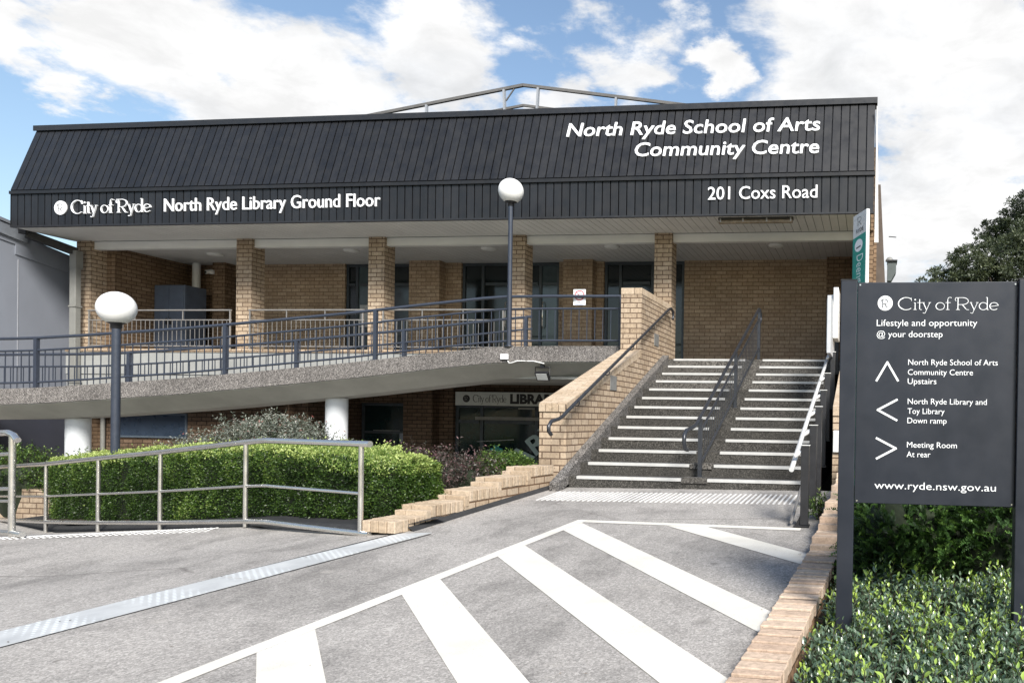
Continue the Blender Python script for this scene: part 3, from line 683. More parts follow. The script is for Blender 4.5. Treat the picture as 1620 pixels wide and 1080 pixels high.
m = MB(); m.prism([(-3.878,9.04,-.90),(-3.878,9.04,-.78),(-3.878,9.2,-.72),(-3.878,14.1,slope(14.1)+.06),(-3.878,14.1,.4)], (.118,0,0)); m.build('stringer', aggregate('stringer_pebble', [(.1,(.045,.042,.04)), (.5,(.14,.132,.125)), (.9,(.36,.34,.32))], 80), t)
for k in (0,1):
    m = MB(); y = SY0+TR*k; m.box(-2.31+.02*k, -1.985-.02*k, y-.02, y+.12, -.72+RI*k-.05, -.72+RI*k+.02); m.build('post_footing', step_pebble, t)

# brick walls beside the stairs
def stair_wall(x0, x1, label, mirrored):
    t = thing('stair_wall', label, 'wall', ((x0+x1)/2, 9.54, -.9))
    s0, s1 = .095, 1.36; ya, yb, yc = 9.54, 12.74, 14.74
    def zs(y): return .20+(y-ya)*(1.205-.20)/(12.80-ya)
    m = MB()
    m.prism([(x0,ya,-.95),(x0,yc,-.95),(x0,yc,2.12),(x0,yb,2.12),(x0,yb,zs(yb)-.11),(x0,ya,zs(ya)-.11)], (x1-x0,0,0)); m.build('wall_body', brick, t)
    # cap on the slope: bricks laid on edge across the wall
    d = Vector((0,1,(1.205-.20)/(12.80-ya))).normalized(); up = Vector((1,0,0)).cross(d)
    m = MB(); n = int((12.76-ya)/d.y/.086)+1; mm = MB()
    for i in range(n):
        c = Vector(((x0+x1)/2, ya, zs(ya)))+d*(i*.086+.038)-up*.052
        if c.y > yb-.02: break
        parts = ((x0-.004,x0+.228),(x0+.236,x1+.004)) if i % 2 == 0 else ((x0-.004,x0+.110),(x0+.118,x1+.004))
        for a, b in parts: m.obox((( a+b)/2, c.y, c.z), ((b-a)/2,0,0), d*.0385, up*.054)
    m.build('sloped_cap', cap_brick, t, bevel=.003)
    mm.prism([(x0+.004,ya+.004,zs(ya)-.108),(x0+.004,yb,zs(yb)-.108),(x0+.004,yb,zs(yb)-.006),(x0+.004,ya+.004,zs(ya)-.006)], (x1-x0-.008,0,0)); mm.build('mortar_bed', mortar_m, t)
    m = MB(); y = yb
    while y < yc-.03:
        for k in range(1): 
            m.box(x0-.003, x0+.226, y+.003, y+.079, 2.128, 2.235); m.box(x0+.234, x1+.003, y+.003, y+.079, 2.128, 2.235)
        y += .0845
    m.build('top_course', cap_brick, t, bevel=.003)
    mm = MB(); mm.box(x0+.006, x1-.006, yb+.008, yc-.01, 2.122, 2.227); mm.build('mortar_bed', mortar_m, t)
    # soldier bricks across the end face, as the photo's header course
    m = MB()
    for k in range(4):
        a = x0-.002+k*.0885; m.box(a, a+.0805, ya-.018, ya+.02, zs(ya)-.112, zs(ya)-.012)
    m.build('end_course', cap_brick, t, bevel=.003)
    return t
SW = stair_wall(-4.24, -3.88, 'stepped tan brick wall with sloped cap left of the stairs', False)
for y, z in ((11.33,.55),(13.66,1.45)):
    m = MB(); m.box(-3.879, -3.868, y-.14, y+.14, z-.11, z+.11); m.build('step_light', plain('step_light_grey', (.17,.17,.165), .5, var=.1), SW, bevel=.003)
SW2 = stair_wall(-.46, -.10, 'brick wall with sloped cap right of the stairs, behind the black posts', True)
m = MB(); m.box(-.455,-.30,9.50,9.535,-.36,-.09); tag(m.build('meter_box', white_p, None, bevel=.01), 'small white box on the end of the right stair wall', 'box')

# handrail on the stair wall
t = thing('wall_handrail', 'grey tubular handrail bracketed to the left stair wall', 'handrail', (-3.8,9.3,0))
X = -3.79
cur = [(X,8.86,-.19),(X,8.79,-.15),(X,8.79,-.09),(X,8.86,-.035),(X,9.1,.0),(X,9.22,.035),(X,9.3,.075)]
m = MB(); m.tube(cur+[(X,14.20,2.09),(X,14.34,2.12),(X,14.46,2.09),(X,14.5,2.0),(X,14.46,1.93)], .023, 12); m.build('rail', rail_g, t)
for y in (9.75,10.9,12.05,13.2,14.2):
    z = .075+(y-9.3)*(2.09-.075)/4.9
    m = MB(); m.tube([(X,y,z-.02),(X,y,z-.07),(X-.03,y,z-.09),(X-.085,y,z-.085)], .008, 8); m.lathe((0,0,0),[(.0,0)],3) if False else None
    m.obox((X-.086,y,z-.085),(.003,0,0),(0,.03,0),(0,0,.03)); m.build('bracket', rail_g, t)

# central balustrade
t = thing('stair_balustrade', 'dark grey steel balustrade running up the middle of the stairs', 'balustrade', (-2.13,9.6,-.7))
X = -2.135; s_ = (2.07-.0)/(14.5-9.6)
zt = lambda y: .0+(y-9.6)*s_
m = MB(); m.tube([(X,8.92,-.34),(X,8.80,-.33),(X,8.735,-.25),(X,8.75,-.17),(X,8.84,-.115),(X,9.25,-.07),(X,9.36,-.04)]+[(X,14.5,zt(14.5)+.06),(X,14.66,zt(14.5)+.07),(X,14.78,zt(14.5)+.0),(X,14.79,zt(14.5)-.12),(X,14.70,zt(14.5)-.17)], .024, 12); m.build('handrail', rail_g, t)
m = MB(); m.tube([(X,9.6,zt(9.6)-.14),(X,14.6,zt(14.6)-.14)], .017, 8); m.build('top_rail', rail_g, t)
m = MB(); m.tube([(X,9.6,zt(9.6)-.56),(X,14.6,zt(14.6)-.70)], .017, 8); m.build('bottom_rail', rail_g, t)
for y in (9.6,12.1,14.58):
    m = MB(); z0 = max(slope(y)-.0, -.72) if y > 9.7 else -.71
    k = int((y-SY0)/TR); z0 = -.72+RI*min(k,12)+.006
    m.box(X-.025,X+.025,y-.025,y+.025,z0,zt(y)+.03); m.box(X-.06,X+.06,y-.06,y+.06,z0-.004,z0+.006); m.build('post', rail_g, t)
y = 9.72
while y < 14.5:
    if abs(y-12.1) > .06:
        m = MB(); m.box(X-.0045,X+.0045,y-.0045,y+.0045,zt(y)-.56-(y-9.6)*.028,zt(y)-.14); m.build('baluster', rail_g, t)
    y += .15

# stair lift rail
t = thing('stair_lift', 'white stair lift rail on black posts at the right of the stairs', 'stair lift', (-.6,7.2,-.95))
ps = [(7.2,-.215),(8.2,-.03),(9.0,.185),(9.85,.41),(10.7,.68),(12.1,1.10),(13.3,1.49)]
X = -.60
def stepz(x, y): return zA(x,y) if y < SY0 else -.72+RI*int((y-SY0)/TR)
for i, (y, z) in enumerate(ps):
    z0 = stepz(X,y)+.003
    m = MB(); m.box(X-.038,X+.038,y-.038,y+.038,z0+.014,z); pst = m.build('post', black_p, t, bevel=.004)
    m = MB(); m.box(X-.095,X+.05,y-.07,y+.07,z0,z0+.013); m.prism([(X-.04,y-.02,z0+.013),(X-.085,y-.02,z0+.013),(X-.04,y-.02,z0+.10)], (0,.04,0)); m.build('base_plate', black_p, pst)
    m = MB(); m.box(X-.045,X+.045,y-.045,y+.045,z+.001,z+.008); m.build('post_cap', lift_w, pst)
    m = MB(); m.tube([(X-.038,y,z-.06),(X-.10,y-.02,z-.10)], .022, 8); m.build('rail_clamp', lift_w, pst)
m = MB(); m.tube([(X-.11,7.02,-.43),(X-.11,13.6,1.335)], .024, 12); m.build('upper_rail', lift_w, t)
m = MB(); m.tube([(X-.12,7.17,-.93),(X-.11,8.3,-.63),(X-.09,13.6,.80)], .015, 12); m.build('lower_rail', galv, t)
m = MB(); m.box(-.655,-.60,11.3,12.5,1.02,1.86); m.box(-.665,-.657,11.34,12.46,1.06,1.82); pl = m.build('folded_platform', lift_g, t, bevel=.01)
m = MB(); m.box(-.598,-.52,11.9,12.5,1.3,2.08); m.build('drive_box', lift_w, t, bevel=.01)
m = MB(); m.tube([(-.63,12.2,1.86),(-.63,12.2,2.0),(-.60,12.35,2.0)], .018, 8); m.build('grab_arm', lift_w, pl)

# ------------------------------------------------------------------ access ramp
RX = [-20,-17,-15,-14.42,-13.54,-12.67,-11.94,-11.18,-10.28,-9.12,-8.58,-7.74,-7.03,-6.6,-6.3,-5.6,-4.245]
RZ = [.26,.32,.365,.39,.455,.53,.59,.67,.768,.895,.965,1.075,1.16,1.215,1.235,1.255,1.275]
def ry(x): return 12.99+(x+4.35)*.1202
def rz(x): return float(np.interp(x, RX, RZ))
t = thing('access_ramp', 'curving concrete access ramp with pebble-faced edge on round columns', 'ramp', (-10,12.5,-1.7))
xs = np.linspace(-20,-4.245,41)
def loft(prof, name, mat, sm=False):
    m = MB(); n = len(prof); vs = []
    for x in xs:
        for dy, dz in prof: vs.append((x, ry(x)+dy, rz(x)+dz))
    fs = [(i*n+j, i*n+(j+1)%n, (i+1)*n+(j+1)%n, (i+1)*n+j) for i in range(len(xs)-1) for j in range(n)]
    m.add(vs, [tuple(reversed(f)) for f in fs]); m.add(vs[:n], [tuple(range(n))]); m.add(vs[-n:], [tuple(reversed(range(n)))])
    return m.build(name, mat, t)
loft([(0,-.27),(0,0),(.13,0),(.13,-.27)], 'edge_beam', pebble)
loft([(1.45,-.27),(1.45,0),(1.58,0),(1.58,-.27)], 'edge_beam', pebble)
loft([(.02,-.285),(.132,-.12),(1.448,-.12),(1.56,-.285),(1.1,-.52),(.5,-.52)], 'ramp_slab', under_p)
for x in (-9.72,-14.42):
    y = ry(x)+.78; m = MB(); r = .185
    m.lathe((x,y,0), [(r,-1.72),(r,rz(x)-.515)], 28); m.build('support_column', column_p, t)
m = MB(); m.box(-7.2,-4.245,ry(-5.7)+1.6,14.61,.98,1.19); m.build('deck', under_p, t)

# railings of the ramp
def ramp_rail(name, label, off, top, mid, low, base, posts, x0, x1, sp, extra=None):
    t = thing(name, label, 'railing', (-10,ry(-10)+off,rz(-10)))
    xr = np.linspace(x0, x1, 34)
    P = lambda x, h: (x, ry(x)+off, rz(x)+h)
    for nm, h, r in (('handrail', top, .027), ('middle_rail', mid, .019), ('bottom_rail', low, .019)):
        m = MB(); m.tube([P(x, h) for x in xr], r, 10); m.build(nm, rail_p, t)
    if extra:
        m = MB(); m.tube([P(x, extra) for x in xr], .017, 8); m.build('infill_rail', rail_p, t)
    for x in posts:
        q = P(x, base); m = MB(); m.box(x-.03,x+.03,q[1]-.03,q[1]+.03,q[2]+.0,P(x,top)[2]-.01); m.box(x-.06,x+.06,q[1]-.05,q[1]+.05,q[2]+.001,q[2]+.012); m.build('post', rail_p, t)
    n = int((x1-x0)/sp); k = 0
    for i in range(n+1):
        x = x1-.08-i*sp
        if min(abs(x-p) for p in posts) < .045 or x < x0+.03 or k >= 99: continue
        a, b = P(x, low), P(x, mid); m = MB(); m.box(x-.006,x+.006,a[1]-.006,a[1]+.006,a[2],b[2]); m.build('baluster', rail_p, t); k += 1
    return t
ramp_rail('ramp_railing', 'navy metal railing with balusters along the front edge of the ramp', .065, .87, .655, .10, .0, [-17.2,-14.43,-11.17,-8.58,-6.27,-4.33], -17.6, -4.30, .1375)
ramp_rail('ramp_railing', 'navy metal railing along the rear edge of the ramp, behind the front one', 1.515, .735, .50, -.02, .0, [-17.9,-14.2,-11.0,-8.95,-6.62], -18.2, -6.50, .122)

# pale rails between the veranda columns
for (a, b), lab in zip(((-16.62,-13.25),(-12.86,-10.28),(-9.89,-7.27)), ('pale metal railing in front of the blue cabinet, between two brick columns','pale metal railing between the second and third brick columns from the left','pale metal railing left of the ramp lamp post, between two brick columns')):
    t = thing('veranda_railing', lab, 'railing', (a,14.66,1.34), 'pale railings between the veranda columns')
    for nm, z in (('handrail',2.15),('middle_rail',1.945),('bottom_rail',1.40)):
        m = MB(); m.tube([(a,14.66,z),(b,14.66,z)], .017 if nm == 'handrail' else .013, 8); m.build(nm, galv, t)
    for x in (a+.03,b-.03): m = MB(); m.box(x-.012,x+.012,14.648,14.672,1.336,2.14); m.build('post', galv, t)
    n = int((b-a)/.105)
    for i in range(1,n):
        x = a+(b-a)*i/n; m = MB(); m.box(x-.0042,x+.0042,14.6555,14.6645,1.40,1.945); m.build('baluster', galv, t)
    for i in (1,2): x = a+(b-a)*i/3; m = MB(); m.box(x-.008,x+.008,14.652,14.668,1.958,2.14); m.build('strut', galv, t)

# ------------------------------------------------------------------ stainless handrails of the down ramp
def steel_rail(pts, label, posts, h=.87, mid=.42, low=.06, endcap=True):
    t = thing('steel_handrail', label, 'handrail', (pts[0][0], pts[0][1], zB(pts[0][0], pts[0][1])))
    Q = lambda p, k: (p[0], p[1], p[2]+k)
    D = [(x, y, z) for x, y, z in pts]
    m = MB(); m.tube([Q(p,h) for p in D], .029, 14); m.build('top_rail', steel, t)
    m = MB(); m.tube([Q(p,mid) for p in D[1:-1] if True], .015, 10); m.build('middle_rail', steel, t)
    m = MB(); m.tube([Q(p,low) for p in D], .026, 14); m.build('bottom_rail', steel, t)
    for p in posts:
        m = MB(); m.tube([(p[0],p[1],zB(p[0],p[1])-.0),(p[0],p[1],p[2]+low)], .022, 10); m.tube([(p[0],p[1],p[2]+low),(p[0],p[1],p[2]+h)], .023, 12); m.build('post', steel, t)
    return t
b = lambda x, y, z: (x, y, z-.055)
pp = [b(-4.50,6.48,-1.07), b(-4.57,6.50,-1.07), b(-5.90,7.015,-1.077), b(-5.96,7.04,-1.077), b(-6.05,7.08,-1.083), b(-6.346,7.22,-1.106), b(-8.09,7.98,-1.271), b(-9.66,8.67,-1.406), b(-11.43,9.52,-1.56), b(-13.4,10.45,-1.70), b(-13.5,10.5,-1.71)]
pp[0] = (-4.46,6.465,pp[1][2])
steel_rail(pp, 'stainless steel handrail with a middle rail in front of the clipped hedge', [pp[1],pp[5],pp[6],pp[7],pp[8],pp[9]])
t = thing('steel_handrail', 'looped end of the stainless steel handrail at the left edge of the path', 'handrail', (-8.2,6.57,-1.27))
e = Vector((-8.25,6.56,-1.22)); dd = Vector((-.93,.36,-.055)).normalized()
m = MB(); m.tube([e+Vector((.10,-.035,.93)), e+Vector((.03,-.01,.975)), e+Vector((-.10,.04,1.0)), e+dd*.35+Vector((0,0,1.01)), e+dd*1.5+Vector((0,0,.99)), e+dd*4+Vector((0,0,.93))], .029, 14); m.build('top_rail', steel, t)
for k, r in ((.80,.018),(.46,.018),(.34,.014)): 
    m = MB(); m.tube([e+Vector((0,0,k)), e+dd*1.5+Vector((0,0,k-.01)), e+dd*4+Vector((0,0,k-.06))], r, 10); m.build('middle_rail', steel, t)
m = MB(); m.tube([e+Vector((.20,-.07,.03)), e+Vector((0,0,.03)), e+dd*1.5+Vector((0,0,.02)), e+dd*4], .029, 14); m.build('bottom_rail', steel, t)
for k in (.0,1.7,3.4):
    m = MB(); q = e+dd*k; m.tube([(q.x,q.y,zB(q.x,q.y)),(q.x,q.y,e.z+.97+dd.z*k)], .028, 12); m.build('post', steel, t)

# ------------------------------------------------------------------ stepped garden walls, every cap brick laid
def laid(mb, c, along, across, half, z0, z1, jit=.002):
    j = lambda: random.uniform(-jit, jit)
    a, n = Vector(along), Vector(across)
    an = random.uniform(-.02,.02); a2 = (a+n*an).normalized(); n2 = Vector((-a2.y,a2.x,0))*(1 if n.dot(Vector((-a2.y,a2.x,0))) > 0 else -1)
    if a2.cross(n2).z < 0: n2n = n2; mb.obox(Vector(c)+Vector((j(),j(),(z0+z1)/2+j())), n2*half[1], a2*half[0], (0,0,(z1-z0)/2))
    else: mb.obox(Vector(c)+Vector((j(),j(),(z0+z1)/2+j())), a2*half[0], n2*half[1], (0,0,(z1-z0)/2))
t = thing('garden_wall', 'low stepped tan brick garden wall beside the hedge', 'wall', (-4.2,6.56,-1.05))
ea = Vector((.0833,.9965,0)); na = Vector((-.9965,.0833,0)); O = Vector((-4.191,6.563,0))
m = MB(); body = MB(); W_ = .345
segs = [(0,.31,-.94),(.40,.92,-.85),(1.01,1.53,-.76),(1.62,2.13,-.67),(2.25,2.80,-.585)]
for i, (a, b, z) in enumerate(segs):
    n = int(round((b-a)/.0775)); st = (b-a)/n
    for k in range(n):
        c = O+ea*(a+(k+.5)*st)
        laid(m, c+na*.113, ea, na, (st/2-.0078,.111), z-.112, z); laid(m, c+na*.287, ea, na, (st/2-.0078,.053), z-.112, z)
    if i:   # the half-step brick, laid along the wall's end
        c = O+ea*(a-.047)
        laid(m, c+na*.113, ea, na, (.037,.113), z-.155, z-.045); laid(m, c+na*.287, ea, na, (.037,.055), z-.155, z-.045)
    end = segs[i+1][0]-.085 if i < 4 else 2.80
    P = [O+ea*(a-.08 if i else a)+na*.003, O+ea*(end)+na*.003, O+ea*(end)+na*(W_-.003), O+ea*(a-.08 if i else a)+na*(W_-.003)]
    body.prism([(p.x,p.y,-1.4) for p in P], (0,0,z-.118+1.4))
    jm = MB(); q = [O+ea*(a+.022)+na*.012, O+ea*(b-.022)+na*.012, O+ea*(b-.022)+na*(W_-.014), O+ea*(a+.022)+na*(W_-.014)]; jm.prism([(p.x,p.y,z-.117) for p in q], (0,0,.105)); jm.build('mortar_bed', mortar_m, t)
m.build('cap_course', cap_brick, t, bevel=.004); body.build('wall_body', brick_mat('tan_brick_low', BR1, BR2, (.085,.05,.028), uoff=(0,.021)), t)
# radial bricks closing the low end
m = MB()
for k in range(4):
    an = R_(-100-20*k*.6); c = O+na*(.045+.085*k)-ea*.06
    laid(m, c, ea, na, (.055,.039), -1.05, -.942)
m.build('end_bricks', cap_brick, t, bevel=.006)
# the right-hand wall
t = thing('retaining_wall', 'weathered brick retaining wall with stepped top along the right of the forecourt', 'wall', (-.5,5,-1.1))
eb = Vector((.0654,.9979,0)); nb = Vector((.9979,-.0654,0)); O2 = Vector((-.618,3.35,0))
m = MB(); y = -2.6
while y < 2.56:
    st = random.choice((.118,.118,.082,.118,.09)); c = O2+eb*(y+st/2); z = zA(c.x,c.y)+.085
    laid(m, c+nb*.117, eb, nb, (st/2-.0075,.117+random.uniform(-.004,.004)), z-.075, z+random.uniform(-.004,.003), .003); y += st
for (a, b, z) in ((2.65,3.04,-.885),(3.13,3.45,-.785),(3.50,3.92,-.70),(3.98,4.32,-.59),(4.40,4.9,-.50),(4.98,5.5,-.41),(5.58,6.15,-.32)):
    n = max(3, int(round((b-a)/.08))); st = (b-a)/n
    for k in range(n): laid(m, O2+eb*(a+(k+.5)*st)+nb*.117, eb, nb, (st/2-.006,.117), z-.075, z, .003)
    laid(m, O2+eb*(a-.05)+nb*.117, eb, nb, (.044,.115), z-.125, z-.05, .002)
m.build('cap_course', kerb_brick, t, bevel=.005)
body = MB()
P = lambda a, o, z: (O2+eb*a+nb*o).to_tuple()[:2]+(z,)
for a, b in ((-2.6,-.6),(-.6,1.0),(1.0,2.57)):
    q = [P(a,.006,0),P(b,.006,0),P(b,.228,0),P(a,.228,0)]
    lo = [(x,yy,zA(x,yy)-.35) for x, yy, _ in q]; hi = [(x,yy,zA(x,yy)+.005) for x, yy, _ in q]
    body.add(lo+hi, [(3,2,1,0) if False else (0,1,2,3),(7,6,5,4),(4,5,1,0),(5,6,2,1),(6,7,3,2),(7,4,0,3)])
jm = MB()
for a, b in ((-2.6,-.6),(-.6,1.0),(1.0,2.55)):
    q = [P(a,.012,0),P(b-.02,.012,0),P(b-.02,.222,0),P(a,.222,0)]
    lo = [(x,yy,zA(x,yy)+.006) for x, yy, _ in q]; hi = [(x,yy,zA(x,yy)+.074) for x, yy, _ in q]
    jm.add(lo+hi, [(0,1,2,3),(7,6,5,4),(4,5,1,0),(5,6,2,1),(6,7,3,2),(7,4,0,3)])
for (a, b, z) in ((2.65,3.04,-.885),(3.13,3.45,-.785),(3.50,3.92,-.70),(3.98,4.32,-.59),(4.40,4.9,-.50),(4.98,5.5,-.41),(5.58,6.15,-.32)):
    jm.prism([P(a+.02,.012,z-.125),P(b-.02,.012,z-.125),P(b-.02,.222,z-.125),P(a+.02,.222,z-.125)], (0,0,.095))
jm.build('mortar_bed', mortar_m, t)
for (a, b, z) in ((2.57,3.04,-.885),(3.04,3.46,-.785),(3.46,3.92,-.70),(3.92,4.33,-.59),(4.33,4.9,-.50),(4.9,5.5,-.41),(5.5,6.15,-.32)):
    q = [P(a,.006,-1.35),P(b,.006,-1.35),P(b,.228,-1.35),P(a,.228,-1.35)]; body.prism(q, (0,0,z-.13+1.35))
body.build('wall_body', brick_mat('red_brown_brick', (.36,.235,.15), (.27,.165,.10), (.07,.045,.03)), t)
# ------------------------------------------------------------------ lamps
def lamp(label, x, y, z0, zc, gr, pr, pmat, base=True):
    t = thing('street_lamp', label, 'lamp', (x,y,z0), 'globe lamps on posts')
    m = MB(); zt = zc-gr*.94
    m.tube([(x,y,z0),(x,y,zt)], pr, 20); pole = m.build('pole', pmat, t)
    m = MB(); m.lathe((x,y,zt-.07), [(pr,0),(pr*1.25,.01),(pr*1.25,.06),(gr*.46,.075),(gr*.46,.10),(gr*.40,.105)], 24); m.build('collar', trim_dark, t)
    m = MB(); prof = []
    a0 = -66
    for i in range(21):
        a = R_(a0+(90-a0)*i/20); prof.append((max(.001, gr*math.cos(a)), zc-zt+gr*math.sin(a)))
    m.lathe((x,y,zt), prof, 32); m.build('globe', opal, t)
    m = MB()
    if base:
        m.lathe((x,y,z0), [(pr*2.1,0),(pr*2.1,.012),(pr*1.2,.014)], 20); m.build('base_plate', pmat, t)
    return t
lamp('white globe lamp on a tall navy post rising out of the hedge', -10.48, 9.64, zB(-10.48,9.64), 1.444, .229, .053, rail_p)
lamp('white globe lamp on a slim post standing on the edge of the ramp', -6.255, 12.79, 1.24, 3.93, .212, .038, rail_p)

# ------------------------------------------------------------------ wayfinding sign
t = thing('wayfinding_sign', 'large dark slate directory sign with white lettering on two posts', 'sign', (.35,4.37,-1.1))
m = MB(); m.box(-.084,.788,4.36,4.385,-.446,.788); panel = m.build('panel', sign_p, t, bevel=.003)
for x in (-.176,.790):
    m = MB(); m.box(x,x+.090,4.33,4.42,-1.25,.795); m.build('post', sign_p, t, bevel=.004)
    m = MB(); m.box(x-.002,x+.092,4.328,4.422,.7955,.801); m.build('post_cap', trim_dark, t)
sy = 4.3592
lw = plain('sign_lettering', (.80,.81,.82), .4, var=.02); D_ = .0012
disc_logo((.070,sy,.672), .0415, lw, logo_grey, t, depth=D_)
roman('City of Ryde', (.139,sy,.635), (.687,sy,.634), .068, lw, t, depth=D_)
def sl(s, x0, x1, z, cap=.0305, b=-.004): lettering(s, (x0,sy,z), (x1,sy,z+.0005), cap, lw, t, depth=D_, bold=b)
sl('Lifestyle and opportunity', .025, .573, .545, .035); sl('@ your doorstep', .026, .387, .483, .034)
sl('North Ryde School of Arts', .202, .687, .329, .031); sl('Community Centre', .201, .555, .274, .031); sl('Upstairs', .201, .358, .2235, .031)
sl('North Ryde Library and', .203, .632, .112, .031); sl('Toy Library', .203, .405, .058, .031); sl('Down ramp', .203, .417, .0055, .031)
sl('Meeting Room', .203, .475, -.129, .031); sl('At rear', .202, .332, -.182, .031)
sl('www.ryde.nsw.gov.au', .027, .689, -.362, .040)
for (a, b, c) in (((.027,.237),(.087,.343),(.149,.238)), ((.147,.137),(.038,.077),(.147,.019)), ((.031,-.079),(.142,-.136),(.033,-.196))):
    m = MB(); P = [Vector((q[0],sy-.0006,q[1])) for q in (a,b,c)]
    m.beam(P[0], P[1], .011, .0012, up=(0,1,0)); m.beam(P[2], P[1]+(P[1]-P[2]).normalized()*.005, .011, .0014, up=(0,1,0)); m.build('arrow', lw, t)
m = MB()
for x in (-.07,.774):
    for z in (.774,-.432): m.lathe((0,0,0),[(.0001,0),(.0001,.0001)],3) if False else m.obox((x,4.3585,z),(.004,0,0),(0,.0012,0),(0,0,.004))
m.build('screw', steel, t)

# green finger banner behind the sign
t = thing('banner_sign', 'tall narrow green and white blade sign standing behind the slate sign', 'sign', (-.12,6.88,-1.0))
q0, q1 = Vector((-.186,7.03,0)), Vector((-.064,6.755,0)); dr = (q1-q0).normalized(); nv = Vector((dr.y,-dr.x,0))
m = MB(); m.prism([(q0.x,q0.y,-1.05),(q1.x,q1.y,-1.05),(q1.x,q1.y,-.62),(q0.x,q0.y,-.62)], -nv*.03); m.build('foot', pipe_p, t); m = MB(); m.prism([(q0.x,q0.y,-.618),(q1.x,q1.y,-.618),(q1.x,q1.y,1.86),(q0.x,q0.y,1.86)], -nv*.03); m.build('blade', lift_w, t, bevel=.003)
f = lambda s, z, o=.0012: tuple((q0+dr*s+nv*o)+Vector((0,0,z)))
W2 = (q1-q0).length
m = MB(); m.prism([f(.004,-.62),f(W2-.012,-.62),f(W2-.012,1.665),f(.004,1.655)], nv*.001); m.build('green_face', teal_p, t)
m = MB(); m.prism([f(W2/2-.01+.088*math.cos(k*math.pi/14),1.575+.055*math.sin(k*math.pi/14),.0024) for k in range(28)], nv*.001); bd = m.build('badge', letter_m, t)
m = MB(); m.beam(f(W2/2-.06,1.557,.0042), f(W2/2+.04,1.562,.0042), .002, .012); m.build('badge_mark', logo_grey, bd)
lettering('Deengarr', f(.10,1.49,.0022), f(.10,1.13,.0022), .14, letter_m, t, up=dr, depth=.001, bold=-.012)
roman('R', f(.10,1.755,.0022), f(.20,1.755,.0022), .07, logo_grey, t, depth=.001)
lettering('RYDE', f(.08,1.69,.0022), f(.24,1.69,.0022), .035, logo_grey, t, depth=.001)

# no smoking notice tied to the ramp railing
t = thing('no_smoking_sign', 'small white no smoking notice fixed to the ramp railing', 'sign', (-5.08,12.85,2.0))
y = ry(-5.08)+.11
m = MB(); m.box(-5.19,-4.97,y-.004,y,1.985,2.26); m.build('plate', letter_m, t)
m = MB(); n = 28
for k in range(n):
    a, b2 = 2*math.pi*k/n, 2*math.pi*(k+1)/n; c = Vector((-5.08,y-.0045,2.155)); e = lambda an, r: c+Vector((r*math.cos(an),0,r*math.sin(an)))
    m.prism([e(a,.072),e(b2,.072),e(b2,.09),e(a,.09)], (0,-.0015,0))
m.beam(c+Vector((-.055,-.002,.055)), c+Vector((.055,-.002,-.055)), .012, .0015, up=(0,1,0)); m.build('red_ring', red_p, t)
m = MB(); m.box(-5.125,-5.055,y-.0055,y-.0042,2.15,2.163); m.box(-5.05,-5.035,y-.0055,y-.0042,2.15,2.163); m.build('cigarette', trim_dark, t)
lettering('NO', (-5.115,y-.0042,2.02), (-5.045,y-.0042,2.02), .032, trim_dark, t, depth=.001, bold=.02)
m = MB(); m.box(-5.16,-5.0,y-.0055,y-.0042,1.992,2.004); m.build('blue_strip', plain('sign_blue', (.08,.16,.36), .5), t)

# library name board
t = thing('library_sign', 'pale name board over the library entrance', 'sign', (-8,16.9,.27))
m = MB(); m.box(-9.53,-6.42,16.86,16.89,.275,.585); m.build('board', plain('board_paint', (.60,.63,.60), .5, var=.06), t)
bl = plain('black_lettering', (.02,.02,.022), .5); by = 16.858
disc_logo((-9.26,by,.43), .085, bl, conc_p, t, depth=.004)
roman('City of Ryde', (-9.10,by,.355), (-8.29,by,.355), .165, bl, t, depth=.004)
lettering('LIBRARY', (-8.20,by,.335), (-6.98,by,.335), .20, bl, t, depth=.004, bold=.05)

# fittings
t = thing('floodlight', 'black floodlight with white junction box and cable under the ramp edge', 'floodlight', (-5.75,12.7,.9))
y = ry(-6.3); m = MB(); m.box(-6.375,-6.24,y-.045,y-.001,1.01,1.10); m.build('junction_box', letter_m, t, bevel=.006)
y2 = ry(-5.7)
m = MB(); m.tube([(-6.25,y-.02,.985),(-6.22,y-.02,.945),(-6.16,y-.02,.955),(-6.08,y-.015,.985),(-5.95,y2-.02,.99),(-5.8,y2-.02,.985),(-5.68,y2-.02,.96),(-5.64,y2+.02,.95)], .010, 8); m.build('cable', white_p, t)
c = Vector((-5.70,y2+.10,.74)); tl = R_(-38); ax = Vector((1,0,0)); fw = Vector((0,math.cos(tl)*-1,math.sin(tl))); upv = ax.cross(fw)*-1
m = MB(); m.obox(c, ax*.12, fw.cross(ax).normalized()*.085 if False else upv*.085, fw*.03*(-1)); hd = m.build('housing', black_p, t, bevel=.008)
m = MB(); m.obox(c+fw*.032, ax*.095, upv*.062, fw*-.004); m.build('lens', plain('flood_lens', (.55,.56,.55), .2), hd)
m = MB(); m.tube([c+ax*.13, c+ax*.135+Vector((0,0,.15)), c-ax*.135+Vector((0,0,.15)), c-ax*.13], .010, 8); m.box(-5.73,-5.67,y2+.07,y2+.13,.88,.955); m.build('bracket', black_p, t)
t = thing('batten_light', 'long weathered batten light under the soffit at the right of the fascia', 'light fitting', (-2.1,13.78,3.64))
m = MB(); m.box(-2.78,-1.43,13.70,13.84,3.615,3.655); m.build('base', plain('dark_bronze', (.03,.027,.024), .5), t)
m = MB(); m.tube([(-2.77,13.74,3.585),(-1.44,13.74,3.585)], .038, 12); m.build('diffuser', plain('aged_diffuser', (.22,.17,.115), .25, var=.35, scale=9), t)
for x in (-2.74,-2.33,-1.90,-1.47): m = MB(); m.box(x-.012,x+.012,13.695,13.72,3.575,3.64); m.build('clip', galv, t)
